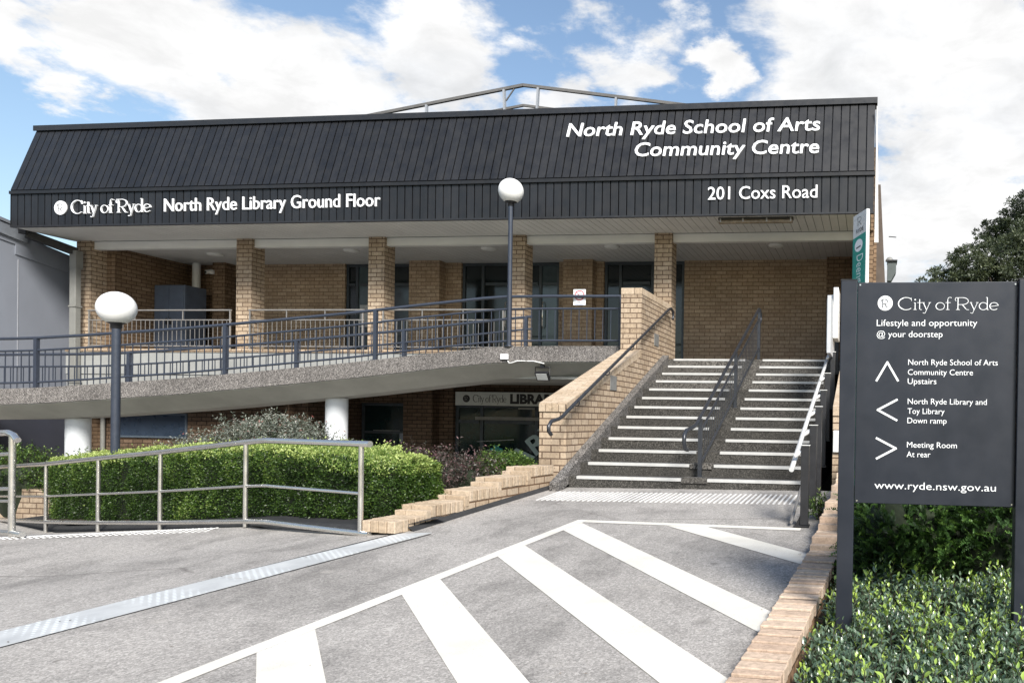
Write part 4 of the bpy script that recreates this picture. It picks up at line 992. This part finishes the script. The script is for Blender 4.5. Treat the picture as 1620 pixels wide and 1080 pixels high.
for i, (x, yv) in enumerate(((-14.72,15.82),(-11.25,15.6),(-8.1,15.58),(-5.38,15.53),(-1.96,15.59))):
    lab = ('above the blue cabinet','left of the second brick column','behind the ramp lamp post','over the no smoking notice','over the stair landing')[i]
    m = MB(); m.lathe((x,yv,3.545), [(.09,0),(.15,.012),(.16,.03),(.16,.039)], 20); tag(m.build('ceiling_light', white_p), 'round white ceiling light '+lab, 'light', 'round lights on the veranda ceiling')
def seccam(x, y, z, lab):
    t = thing('security_camera', lab, 'camera', (x,y,z))
    m = MB(); m.lathe((x,y-.02,z-.05), [(.055,0),(.06,.02),(.06,.09),(.03,.10)], 18); m.build('mount', white_p, t)
    m = MB(); m.tube([(x,y-.05,z),(x-.03,y-.16,z-.03)], .045, 14); m.build('body', white_p, t)
    m = MB(); m.tube([(x-.03,y-.161,z-.03),(x-.031,y-.168,z-.031)], .032, 14); m.build('lens', black_p, t)
seccam(-15.62,16.72,3.36,'white dome camera on the veranda wall right of the white pipe')
seccam(-12.1,16.39,.43,'white camera on the dark wall under the ramp')
t = thing('electrical_cabinet', 'tall navy blue electrical cabinet against the veranda corner', 'cabinet', (-16.1,16.3,1.27))
m = MB(); m.box(-16.44,-15.66,16.02,16.6,1.275,2.93); m.build('housing', cab_p, t, bevel=.01)
m = MB(); m.box(-16.42,-16.06,16.002,16.018,1.33,2.90); m.build('door', cab_p, t, bevel=.004); m = MB(); m.box(-16.04,-15.68,16.002,16.018,1.33,2.90); m.build('door', cab_p, t, bevel=.004)
for x in (-16.10,-16.0): m = MB(); m.box(x-.02,x+.02,15.985,16.0,2.02,2.16); m.build('handle', black_p, t)
m = MB(); m.tube([(-16.1,16.78,2.6),(-16.1,16.78,3.58)], .085, 14); tag(m.build('vent_pipe', white_p), 'thick white pipe rising from the blue cabinet to the ceiling', 'pipe')

# neighbour on the left
t = thing('neighbour_building', 'grey rendered neighbouring building at the left edge', 'building', (-19,13,-1.7))
NX = -17.5
m = MB(); m.prism([(NX,7,-1.72),(NX,15.05,-1.72),(NX,15.05,3.40),(NX,7,5.1)], (-6,0,0)); m.build('wall', grey_wall, t)
m = MB(); m.prism([(NX+.001,7,4.62),(NX+.001,13.93,3.40),(NX+.001,13.93,3.20),(NX+.001,15.04,3.0),(NX+.001,15.04,3.38),(NX+.001,7,5.06)], (.022,0,0)); m.build('fascia_band', grey_wall, t)
m = MB(); m.prism([(NX-6,6.8,5.24),(NX+.10,6.8,5.24),(NX+.10,14.15,3.70),(NX-6,14.15,3.70)], (0,0,.06)); m.prism([(NX+.024,6.8,4.95),(NX+.024,14.12,3.46),(NX+.024,14.12,3.69),(NX+.024,6.8,5.23)], (.05,0,0)); m.build('roof', plain('grey_roof_trim', (.16,.175,.20), .5), t)
m = MB(); m.box(NX+.001,NX+.008,13.985,14.0,-.2,3.1); m.build('wall_joint', plain('joint_grey', (.30,.31,.34), .6), t)
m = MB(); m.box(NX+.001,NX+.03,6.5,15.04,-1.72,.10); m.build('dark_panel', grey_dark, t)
m = MB(); m.box(NX-.2,NX+.16,15.06,15.3,-1.72,3.22); m.build('end_pier', trim_dark, t)
t = thing('gutter_downpipe', 'dark roof gutter running into a grey downpipe beside the left brick column', 'downpipe', (-16.8,14.6,-1.7))
m = MB(); m.beam((-17.22,13.92,3.61),(-16.84,14.60,3.38), .14, .16); m.box(-17.32,-17.14,13.84,14.0,3.60,3.76); m.build('gutter', trim_dark, t, bevel=.01)
m = MB(); m.box(-16.90,-16.74,14.50,14.66,3.02,3.40); m.build('rainwater_head', pipe_p, t, bevel=.01)
m = MB(); m.box(-16.87,-16.72,14.48,14.60,-1.72,3.02); m.build('pipe', pipe_p, t, bevel=.01)
for z in (.6,2.2): m = MB(); m.box(-16.88,-16.71,14.465,14.62,z,z+.03); m.build('strap', pipe_p, t)
# box on the far side wall of the centre
t = thing('exhaust_box', 'dark grey exhaust box with a round cap on the far right wall', 'vent', (.5,22,4.1))
m = MB(); m.prism([(.40,22,4.56),(.64,22,4.56),(.64,22,4.28),(.50,22,4.02),(.40,22,4.02)], (0,.5,0)); m.build('housing', plain('vent_grey', (.07,.085,.085), .6), t)
m = MB(); m.box(.39,.67,21.95,22.52,4.562,4.60); m.build('lid', trim_dark, t)
m = MB(); m.lathe((.46,22.2,4.601), [(.12,0),(.11,.05),(.06,.11),(.01,.13)], 16); m.build('round_cap', pipe_p, t)
m = MB(); m.tube([(.40,21,5.02),(.60,21,5.0)], .012, 6); tag(m.build('wall_spike', trim_dark), 'thin metal rod sticking out of the far right wall', 'rod')

# ------------------------------------------------------------------ foliage
def unit(a): return a/np.maximum(np.linalg.norm(a, axis=1, keepdims=True), 1e-9)
def leaf_arrays(p, d, n, L, W, fold=.12, six=False, droop=0.):
    # p base points, d leaf directions, n leaf normals
    d = unit(d); s = unit(np.cross(d, n)); n = np.cross(s, d); L = L[:,None]; W = W[:,None]; k = len(p)
    if not six:
        mid = p+d*L*.48+n*W*fold
        V = np.stack([p, mid+s*W*.5, p+d*L-n*L*droop, mid-s*W*.5], 1).reshape(-1,3)
        b = np.arange(k)[:,None]*4
        Fc = np.concatenate([b+[0,3,2], b+[0,2,1]], 1).reshape(-1,3); per = 4
    else:
        a1 = p+d*L*.30; a2 = p+d*L*.66-n*L*droop*.4
        V = np.stack([p, a1+s*W*.42+n*W*fold, a1, a1-s*W*.42+n*W*fold, a2+s*W*.40+n*W*fold, a2, a2-s*W*.40+n*W*fold, p+d*L-n*L*droop], 1).reshape(-1,3)
        b = np.arange(k)[:,None]*8
        Fc = np.concatenate([b+[0,2,1], b+[0,3,2], b+[1,2,5], b+[1,5,4], b+[2,3,6], b+[2,6,5], b+[4,5,7], b+[5,6,7]], 1).reshape(-1,3); per = 8
    return V, Fc, per
def leaf_mesh(name, V, Fc, tint, per, mats, parent=None, extra=None, smooth=True):
    off = np.array(root_loc(parent)); me = bpy.data.meshes.new(name); V = V-off
    nv, nf = len(V), len(Fc)
    me.vertices.add(nv); me.vertices.foreach_set('co', V.ravel()); me.loops.add(nf*3); me.loops.foreach_set('vertex_index', Fc.ravel().astype(np.int32))
    me.polygons.add(nf); me.polygons.foreach_set('loop_start', np.arange(0, nf*3, 3, dtype=np.int32))
    me.polygons.foreach_set('use_smooth', np.full(nf, smooth))
    at = me.attributes.new('tint', 'FLOAT', 'POINT'); at.data.foreach_set('value', np.repeat(tint, per).astype(np.float32))
    for q in (mats if isinstance(mats, (list, tuple)) else [mats]): me.materials.append(q)
    me.update(calc_edges=True); o = bpy.data.objects.new(name, me); COL.objects.link(o)
    if parent is not None: o.parent = parent
    return o
def lump(P, s, k=3):
    # smooth pseudo-random bumps in space
    r = np.zeros(len(P)); g = np.random.default_rng(11)
    for i in range(k*3):
        w_ = g.normal(size=3)*s; r += np.sin(P@w_+g.uniform(0,6.28))
    return r/(k*3)**.5

def box_hedge():
    t = thing('box_hedge', 'long clipped box hedge with bright green top behind the steel handrail', 'hedge', (-7,7.7,-1.25))
    # front base line, ground, top height, depth
    Fp = np.array([(-4.50,6.98),(-4.68,6.93),(-5.9,7.32),(-6.3,7.52),(-8.0,8.27),(-9.55,8.97),(-11.25,9.75),(-12.3,10.25)])
    top = np.array([-.475,-.46,-.385,-.355,-.43,-.54,-.66,-.74]); dep = np.array([.62,.75,1.2,1.3,1.3,1.3,1.2,1.1])
    dxv = np.array([.02,.05,.30,.36,.36,.36,.36,.36]); dyv = np.array([1.,1.,.95,.93,.93,.93,.93,.93])
    seg = np.r_[0, np.cumsum(np.linalg.norm(np.diff(Fp, axis=0), axis=1))]; T = seg[-1]
    def at(s):
        x = np.interp(s, seg, Fp[:,0]); y = np.interp(s, seg, Fp[:,1]); return x, y, np.interp(s, seg, top), np.interp(s, seg, dep)
    class BK:
        def __call__(b_, s): return np.interp(s, seg, dxv), np.interp(s, seg, dyv)
    BKf = BK()
    zg = lambda x, y: np.array([zB(a, b)+.06 for a, b in zip(x, y)])
    bk = np.array([.36,.93]); al = np.array([-.93,.36])
    P = []; N = []; up = []
    def put(p, n, u): P.append(p); N.append(n); up.append(u)
    g = np.random.default_rng(3)
    # front
    k = 62000; s = g.uniform(0, T, k); x, y, zt, dp = at(s); bk = BKf(s); v = g.uniform(0, 1, k)**.9; z0 = zg(x, y)
    z = z0+(zt-z0)*v; rnd = np.clip((v-.86)/.14, 0, 1)**2*.10; inn = np.clip((.12-v)/.12, 0, 1)*.06
    put(np.c_[x+bk[0]*(rnd+inn), y+bk[1]*(rnd+inn), z], np.tile([-.36,-.93,.12], (k,1)), np.zeros(k))
    # top
    k = 70000; s = g.uniform(0, T, k); x, y, zt, dp = at(s); bk = BKf(s); v = g.uniform(0, 1, k)**1.2; 
    edge = np.clip((.07-v)/.07, 0, 1)**2*.06
    put(np.c_[x+bk[0]*dp*v, y+bk[1]*dp*v, zt-edge+.03*np.sin(v*3.1)], np.tile([0,0,1.], (k,1)), np.ones(k))
    # right-hand end, facing the garden wall
    k = 14000; v = g.uniform(0, 1, k); u = g.uniform(0, 1, k); x, y, zt, dp = at(np.zeros(k)); bk = BKf(np.zeros(k)); z0 = zg(x, y)+.03
    px, py = x+bk[0]*dp*v+.03, y+bk[1]*dp*v; zz = z0+(zt-z0)*u+.0
    put(np.c_[px, py, zz], np.tile([.96,-.2,.15], (k,1)), (u > .8).astype(float)*.7)
    k = 5000; v = g.uniform(0, 1, k); u = g.uniform(0, 1, k); x, y, zt, dp = at(np.full(k, T)); bk = BKf(np.full(k, T)); z0 = zg(x, y)
    put(np.c_[x+bk[0]*dp*v, y+bk[1]*dp*v, z0+(zt-z0)*u], np.tile([-.93,.3,.1], (k,1)), np.zeros(k))
    P = np.concatenate(P); N = unit(np.concatenate(N)); up = np.concatenate(up)
    b = lump(P, 5.5); b2 = lump(P, 16.); k = len(P)
    off = .032*b+.024*b2-np.abs(g.normal(0, .034, k)); lone = g.random(k) < .03; off[lone] += g.uniform(.015,.075,lone.sum())
    notch = np.exp(-((P[:,0]+9.78)/.13)**2); off -= .22*notch*(1-up)
    P = P+N*off[:,None]
    d = N*.75+g.normal(0, .62, (k,3))+np.array([0,0,.25]); n = g.normal(0, 1, (k,3))+N*.9
    L = g.uniform(.016,.029, k); W = L*g.uniform(.55,.72, k)
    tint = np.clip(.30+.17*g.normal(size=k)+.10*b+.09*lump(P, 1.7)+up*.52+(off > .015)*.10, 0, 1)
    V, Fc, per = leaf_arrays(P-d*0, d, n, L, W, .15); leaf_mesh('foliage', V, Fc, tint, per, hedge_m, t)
    # twiggy interior
    m = MB(); S = np.linspace(.02, T-.05, 26); rows = []
    for s in S:
        x, y, zt, dp = at(np.array([s])); bk = [float(q[0]) for q in BKf(np.array([s]))]; x, y, zt, dp = float(x[0]), float(y[0]), float(zt[0]), float(dp[0]); i = .09
        nt = math.exp(-((x+9.78)/.2)**2)*.12
        q0 = (x+bk[0]*(i+nt), y+bk[1]*(i+nt)); q1 = (x+bk[0]*(dp-i), y+bk[1]*(dp-i)); rows.append([(*q0, zB(*q0)-.05), (*q0, zt-.09), (*q1, zt-.07), (*q1, zB(*q1)-.05)])
    vs = [p for r in rows for p in r]; fs = [(4*i+j, 4*i+4+j, 4*i+4+(j+1)%4, 4*i+(j+1)%4) for i in range(len(rows)-1) for j in range(4)]
    m.add(vs, fs); m.add(rows[0], [(0,1,2,3)]); m.add(rows[-1], [(3,2,1,0)]); m.build('branches', core_m, t)
    return t
box_hedge()

def shrub(name, label, blobs, mat, nsh, nl, L, W, sh=.35, droop=.15, group=None, seed=5, up=.5, tint_tip=.0, core=True, cat='shrub', spread=.7):
    # blobs: (centre, radii); shoots grow out of the mound and carry leaves in pairs
    g = np.random.default_rng(seed); c0 = blobs[0][0]
    t = thing(name, label, cat, (c0[0], c0[1], min(b[0][2]-b[1][2] for b in blobs)), group)
    w_ = np.array([b[1][0]*b[1][2] for b in blobs]); idx = g.choice(len(blobs), nsh, p=w_/w_.sum())
    C = np.array([b[0] for b in blobs])[idx]; Rr = np.array([b[1] for b in blobs])[idx]
    u = unit(g.normal(size=(nsh,3))); u[:,2] = np.abs(u[:,2])*1.1-.25; u = unit(u)
    base = C+u*Rr*g.uniform(.55,.95,(nsh,1)); D = unit(u*spread+g.normal(0,.28,(nsh,3))+np.array([0,0,up])); ln = sh*g.uniform(.5,1.25,nsh)
    tt = np.tile(np.linspace(.12,1,nl), (nsh,1)); 
    pos = base[:,None,:]+D[:,None,:]*(ln[:,None]*tt)[:,:,None]+np.array([0,0,-1.])*(droop*ln[:,None]*tt**2)[:,:,None]
    side = unit(np.cross(D, g.normal(size=(nsh,3))))
    k = nsh*nl; sg = np.where(np.arange(nl)%2 == 0, 1., -1.)[None,:,None]
    rot = g.normal(0,.5,(nsh,nl,3)); d = (D[:,None,:]*.55+side[:,None,:]*sg+rot).reshape(-1,3); n = g.normal(0,.6,(k,3))+np.array([0,0,1.])
    Ls = L*g.uniform(.6,1.2,k); Ws = W*g.uniform(.7,1.15,k)
    tint = np.clip(g.normal(.42,.17,k)+tint_tip*np.repeat(tt.ravel()[None],1,0).ravel()**2*(np.repeat(g.random(nsh),nl) > .55), 0, 1)
    V, Fc, per = leaf_arrays(pos.reshape(-1,3), d, n, Ls, Ws, .12, droop=.08); leaf_mesh('foliage', V, Fc, tint, per, mat, t)
    m = MB()
    for i in range(0, nsh, 3): m.tube([base[i]-D[i]*.1, base[i]+D[i]*ln[i]*.9+np.array([0,0,-droop*ln[i]*.8])], [.004,.0015], 4, False)
    for b in blobs:
        c, r = np.array(b[0]), np.array(b[1])
        for a in range(5):
            e = c+r*np.array([math.cos(a*1.3)*.6, math.sin(a*1.3)*.6, .35]); m.tube([(c[0],c[1],c[2]-r[2]*1.0), (c+(e-c)*.5).tolist(), e.tolist()], [.012,.009,.004], 5, False)
    m.build('stem', twig_m, t)
    if core:
        m = MB()
        for b in blobs:
            c, r = b[0], b[1]; m.lathe((c[0],c[1],c[2]-r[2]), [(r[0]*.45,0),(r[0]*.62,r[2]*.6),(r[0]*.62,r[2]*1.1),(r[0]*.4,r[2]*1.5),(.02,r[2]*1.66)], 12)
        m.build('branches', core_m, t)
    return t
shrub('nandina_shrub', 'wide grey-leaved shrub with red tips rising behind the clipped hedge', [((-9.7,10.4,-.80),(.5,.3,.40)),((-8.85,10.2,-.60),(.55,.35,.45)),((-8.25,10.0,-.52),(.42,.32,.43)),((-7.65,9.85,-.68),(.34,.3,.40)),((-10.5,10.7,-.92),(.45,.3,.34))], nand_m, 2300, 13, .045, .017, .34, .25, seed=21, tint_tip=.35)
shrub('nandina_shrub', 'dark red-leaved shrub between the clipped hedge and the round green bush', [((-4.72,8.75,-.86),(.28,.26,.36)),((-5.3,9.1,-.86),(.36,.28,.38)),((-5.9,9.4,-.84),(.32,.28,.38))], red_m, 600, 13, .042, .016, .30, .2, seed=22, tint_tip=.35)
shrub('round_bush', 'small round green bush behind the stepped garden wall', [((-4.42,9.2,-.80),(.27,.27,.32)),((-4.78,9.45,-.78),(.30,.3,.34))], hedge_m, 1500, 10, .034, .019, .12, .05, seed=23, tint_tip=.2)
shrub('low_shrub', 'dark low shrub at the far left behind the looped handrail', [((-12.4,10.9,-1.2),(.5,.4,.5)),((-13.6,11.0,-1.15),(.6,.4,.55)),((-14.6,11.2,-1.2),(.6,.4,.55))], hedge_m, 1300, 10, .045, .022, .18, .05, seed=24)
m = MB(); m.box(-15.5,-12.6,10.75,10.95,-1.75,-1.25); tag(m.build('low_brick_wall', brick, None), 'low brick garden wall at the far left behind the handrails', 'wall')

# juniper behind the sign
def juniper():
    g = np.random.default_rng(31); t = thing('juniper_shrub', 'dense dark green feathery juniper growing under the slate sign', 'shrub', (.9,5.9,-1.15))
    blobs = [((.13,5.55,-1.05),(.30,.4,.45)),((.25,6.3,-.85),(.45,.4,.5)),((.42,5.75,-1.0),(.42,.5,.50)),((.95,5.85,-.95),(.6,.55,.62)),((1.55,5.9,-.95),(.6,.6,.6)),((2.3,6.1,-.95),(.7,.6,.65))]
    ns, nl = 4600, 22
    w_ = np.array([b[1][0] for b in blobs]); idx = g.choice(len(blobs), ns, p=w_/w_.sum()); C = np.array([b[0] for b in blobs])[idx]; Rr = np.array([b[1] for b in blobs])[idx]
    u = unit(g.normal(size=(ns,3))+np.array([0,-.5,.2])); u[:,2] = np.where(u[:,2] < -.25, -u[:,2], u[:,2])
    base = C+u*Rr*g.uniform(.5,1.0,(ns,1)); D = unit(u*.55+np.array([-.35,-.35,.42])+g.normal(0,.33,(ns,3))); ln = g.uniform(.08,.20,ns)
    tt = np.tile(np.linspace(0,1,nl),(ns,1)); bend = unit(g.normal(size=(ns,3)))*.25+np.array([0,0,-.28])
    pos = base[:,None,:]+D[:,None,:]*(ln[:,None]*tt)[:,:,None]+bend[:,None,:]*(ln[:,None]*tt**2)[:,:,None]
    side = unit(np.cross(D, g.normal(size=(ns,3))+np.array([0,-1.,1.]))); sg = np.where(np.arange(nl)%2 == 0, 1., -1.)[None,:,None]
    d = (D[:,None,:]*1.0+side[:,None,:]*sg*.75+g.normal(0,.16,(ns,nl,3))).reshape(-1,3); k = ns*nl
    n = np.cross(np.repeat(D,nl,0), np.repeat(side,nl,0))+g.normal(0,.3,(k,3)); taper = (1.05-.8*tt.ravel())
    L = .050*taper*g.uniform(.7,1.2,k); W = .0135*g.uniform(.8,1.3,k)
    tint = np.clip(np.repeat(g.normal(.36,.20,ns),nl)+.55*(tt.ravel()-.5)+g.normal(0,.07,k), 0, 1)
    V, Fc, per = leaf_arrays(pos.reshape(-1,3), d, n, L, W, .1); leaf_mesh('foliage', V, Fc, tint, per, jun_m, t)
    m = MB()
    for b in blobs: c, r = b[0], b[1]; m.lathe((c[0],c[1],-1.25), [(r[0]*.5,0),(r[0]*.66,.25),(r[0]*.6,.5),(r[0]*.3,.7),(.02,.78)], 12)
    m.build('branches', core_m, t)
juniper()

# glossy ground cover in the foreground bed
def cover():
    g = np.random.default_rng(41); ns = 6200
    x = g.uniform(-.38,2.3,ns); y = g.uniform(2.7,5.25,ns); keep = x > (-.618+.0655*(y-3.35)+.235+.03); x, y = x[keep], y[keep]; ns = len(x)
    zt = np.array([zA(a,b) for a, b in zip(x,y)])+.08+.03*lump(np.c_[x,y,x*0],6.)+g.uniform(-.07,.05,ns)-.09*np.exp(-((x-(-.34+.0655*(y-3.35)))/.12)**2)
    tall = g.random(ns) < .10; zt[tall] += g.uniform(.03,.12,tall.sum()); fresh = (g.random(ns) < .15)|tall
    ax = unit(np.c_[g.normal(0,.28,ns), g.normal(0,.28,ns), np.ones(ns)])
    nl = 11; V_ = []; a = g.uniform(0,6.28,ns)
    P = []; Dd = []; Nn = []; LL = []; WW = []; TT = []
    for j in range(nl):
        f = j/(nl-1); hh = -.16*(1-f); an = a+j*2.4+g.normal(0,.25,ns); el = .15+1.0*f+g.normal(0,.18,ns)
        if j >= nl-3: el = el+.1
        out = np.c_[np.cos(an)*np.cos(el), np.sin(an)*np.cos(el), np.sin(el)]
        P.append(np.c_[x,y,zt]+ax*hh+out*.006); Dd.append(out); Nn.append(np.c_[-np.cos(an)*np.sin(el), -np.sin(an)*np.sin(el), np.cos(el)]+g.normal(0,.22,(ns,3)))
        sz = np.where(f > .78, .028, .047)*g.uniform(.75,1.2,ns); LL.append(sz); WW.append(sz*g.uniform(.46,.62,ns))
        TT.append(np.clip(np.where((f > .62)&fresh, g.normal(.88,.06,ns), g.normal(.42,.17,ns).clip(0,.76)), 0, 1))
    V, Fc, per = leaf_arrays(np.concatenate(P), np.concatenate(Dd), np.concatenate(Nn), np.concatenate(LL), np.concatenate(WW), .14, True, .16)
    o = leaf_mesh('ground_cover', V, Fc, np.concatenate(TT), per, gard_m); o['kind'] = 'stuff'
    m = MB()
    for i in range(0, ns): m.tube([np.array([x[i],y[i],zt[i]])-ax[i]*.24, np.array([x[i],y[i],zt[i]])], [.003,.0018], 4, False)
    o2 = m.build('ground_cover_stems', twig_m); o2['kind'] = 'stuff'
cover()
shrub('weed', 'small pale weed sprouting between the black posts and the brick wall', [((-.47,7.55,-.90),(.07,.07,.10))], hedge_m, 60, 8, .05, .012, .16, .1, seed=51, tint_tip=.3, core=False, cat='weed')

# leaf litter and scraps on the paving
g = np.random.default_rng(61); k = 190
lx, ly_ = g.uniform(-5.5,-.7,k), g.uniform(2.8,8.8,k)
ly_[:70] = g.uniform(6.7,9.2,70); lx[:70] = gw(ly_[:70])+.07+np.abs(g.normal(0,.06,70)); ly_[70:120] = g.uniform(3,7.5,50); lx[70:120] = rw(ly_[70:120])-.03-np.abs(g.normal(0,.05,50)); P = np.c_[lx, ly_, [max(zA(a,b), -9)+.006 if a > xd(b)+.33 else zB(a,b)+.008 for a, b in zip(lx,ly_)]]
an = g.uniform(0,6.28,k); d = np.c_[np.cos(an),np.sin(an),g.uniform(0,.15,k)]
V, Fc, per = leaf_arrays(P, d, np.tile([0,0,1.],(k,1)), g.uniform(.008,.028,k), g.uniform(.004,.011,k), .2)
o = leaf_mesh('leaf_litter', V, Fc, g.uniform(0,1,k), per, leaf_mat('dry_leaf', [(0,(.05,.035,.02)),(1,(.22,.13,.06))], .8, .1)); o['kind'] = 'stuff'

# trees at the right
def tree(label, base, trunk_h, clumps, mat, seed, n_per=70, L=.115):
    g = np.random.default_rng(seed); t = thing('tree', label, 'tree', base); m = MB(); b = Vector(base)
    m.tube([b, b+Vector((.1,.05,trunk_h*.5)), b+Vector((-.05,.1,trunk_h))], [.26,.2,.15], 10)
    P = []; D = []; tn = []
    for (c, r) in clumps:
        c = np.array(c); m.tube([b+Vector((0,0,trunk_h*.85)), (b+Vector((0,0,trunk_h*.9))).lerp(Vector(c),.5)+Vector((0,0,.2)), Vector(c)], [.11,.07,.03], 6)
        nsub = int(26*r*r)+14
        su = unit(g.normal(size=(nsub,3))); sc = c+su*r*np.array([1,1,.8])*g.uniform(.45,1.0,(nsub,1))
        for q, uu in zip(sc, su):
            rr = r*g.uniform(.16,.30); e = unit(g.normal(size=(n_per,3))+uu*.5+np.array([0,0,.25])); P.append(q+e*rr*g.uniform(.35,1.05,(n_per,1))*np.array([1,1,.6])); D.append(e+g.normal(0,.5,(n_per,3)))
            tn.append(np.clip(g.normal(.42+.12*g.normal(),.15,n_per),0,1))
    m.build('trunk', bark_m, t)
    P = np.concatenate(P); D = np.concatenate(D); k = len(P); L_ = L*g.uniform(.6,1.2,k)
    V, Fc, per = leaf_arrays(P, D, g.normal(0,1,(k,3))+np.array([0,0,.6]), L_, L_*.42, .12); leaf_mesh('crown', V, Fc, np.concatenate(tn), per, mat, t)
tree('broad dark green tree rising behind the slate sign at the right', (4.6,28,-.9), 4.6,
     [((2.2,28,4.7),.7),((2.75,28,5.2),.9),((3.4,28,5.45),.95),((4.3,28.3,5.9),1.1),((5.5,28,6.3),1.3),((4.0,27.4,5.1),1.1),((5.2,27.3,5.6),1.3),((6.8,28,6.0),1.5),((3.0,28.2,4.1),.9),((6.2,28,4.6),1.3)], tree_m, 71, 110)
tree('taller darker tree behind the broad tree at the right edge', (8.6,39,-.9), 7,
     [((6.6,39,9.6),1.1),((7.7,39,10.6),1.4),((9.0,39,11.9),1.6),((7.9,39,9.6),1.6),((9.8,39,10.6),2.0),((5.9,39,9.4),.9)], tree2_m, 72, 90, .14)
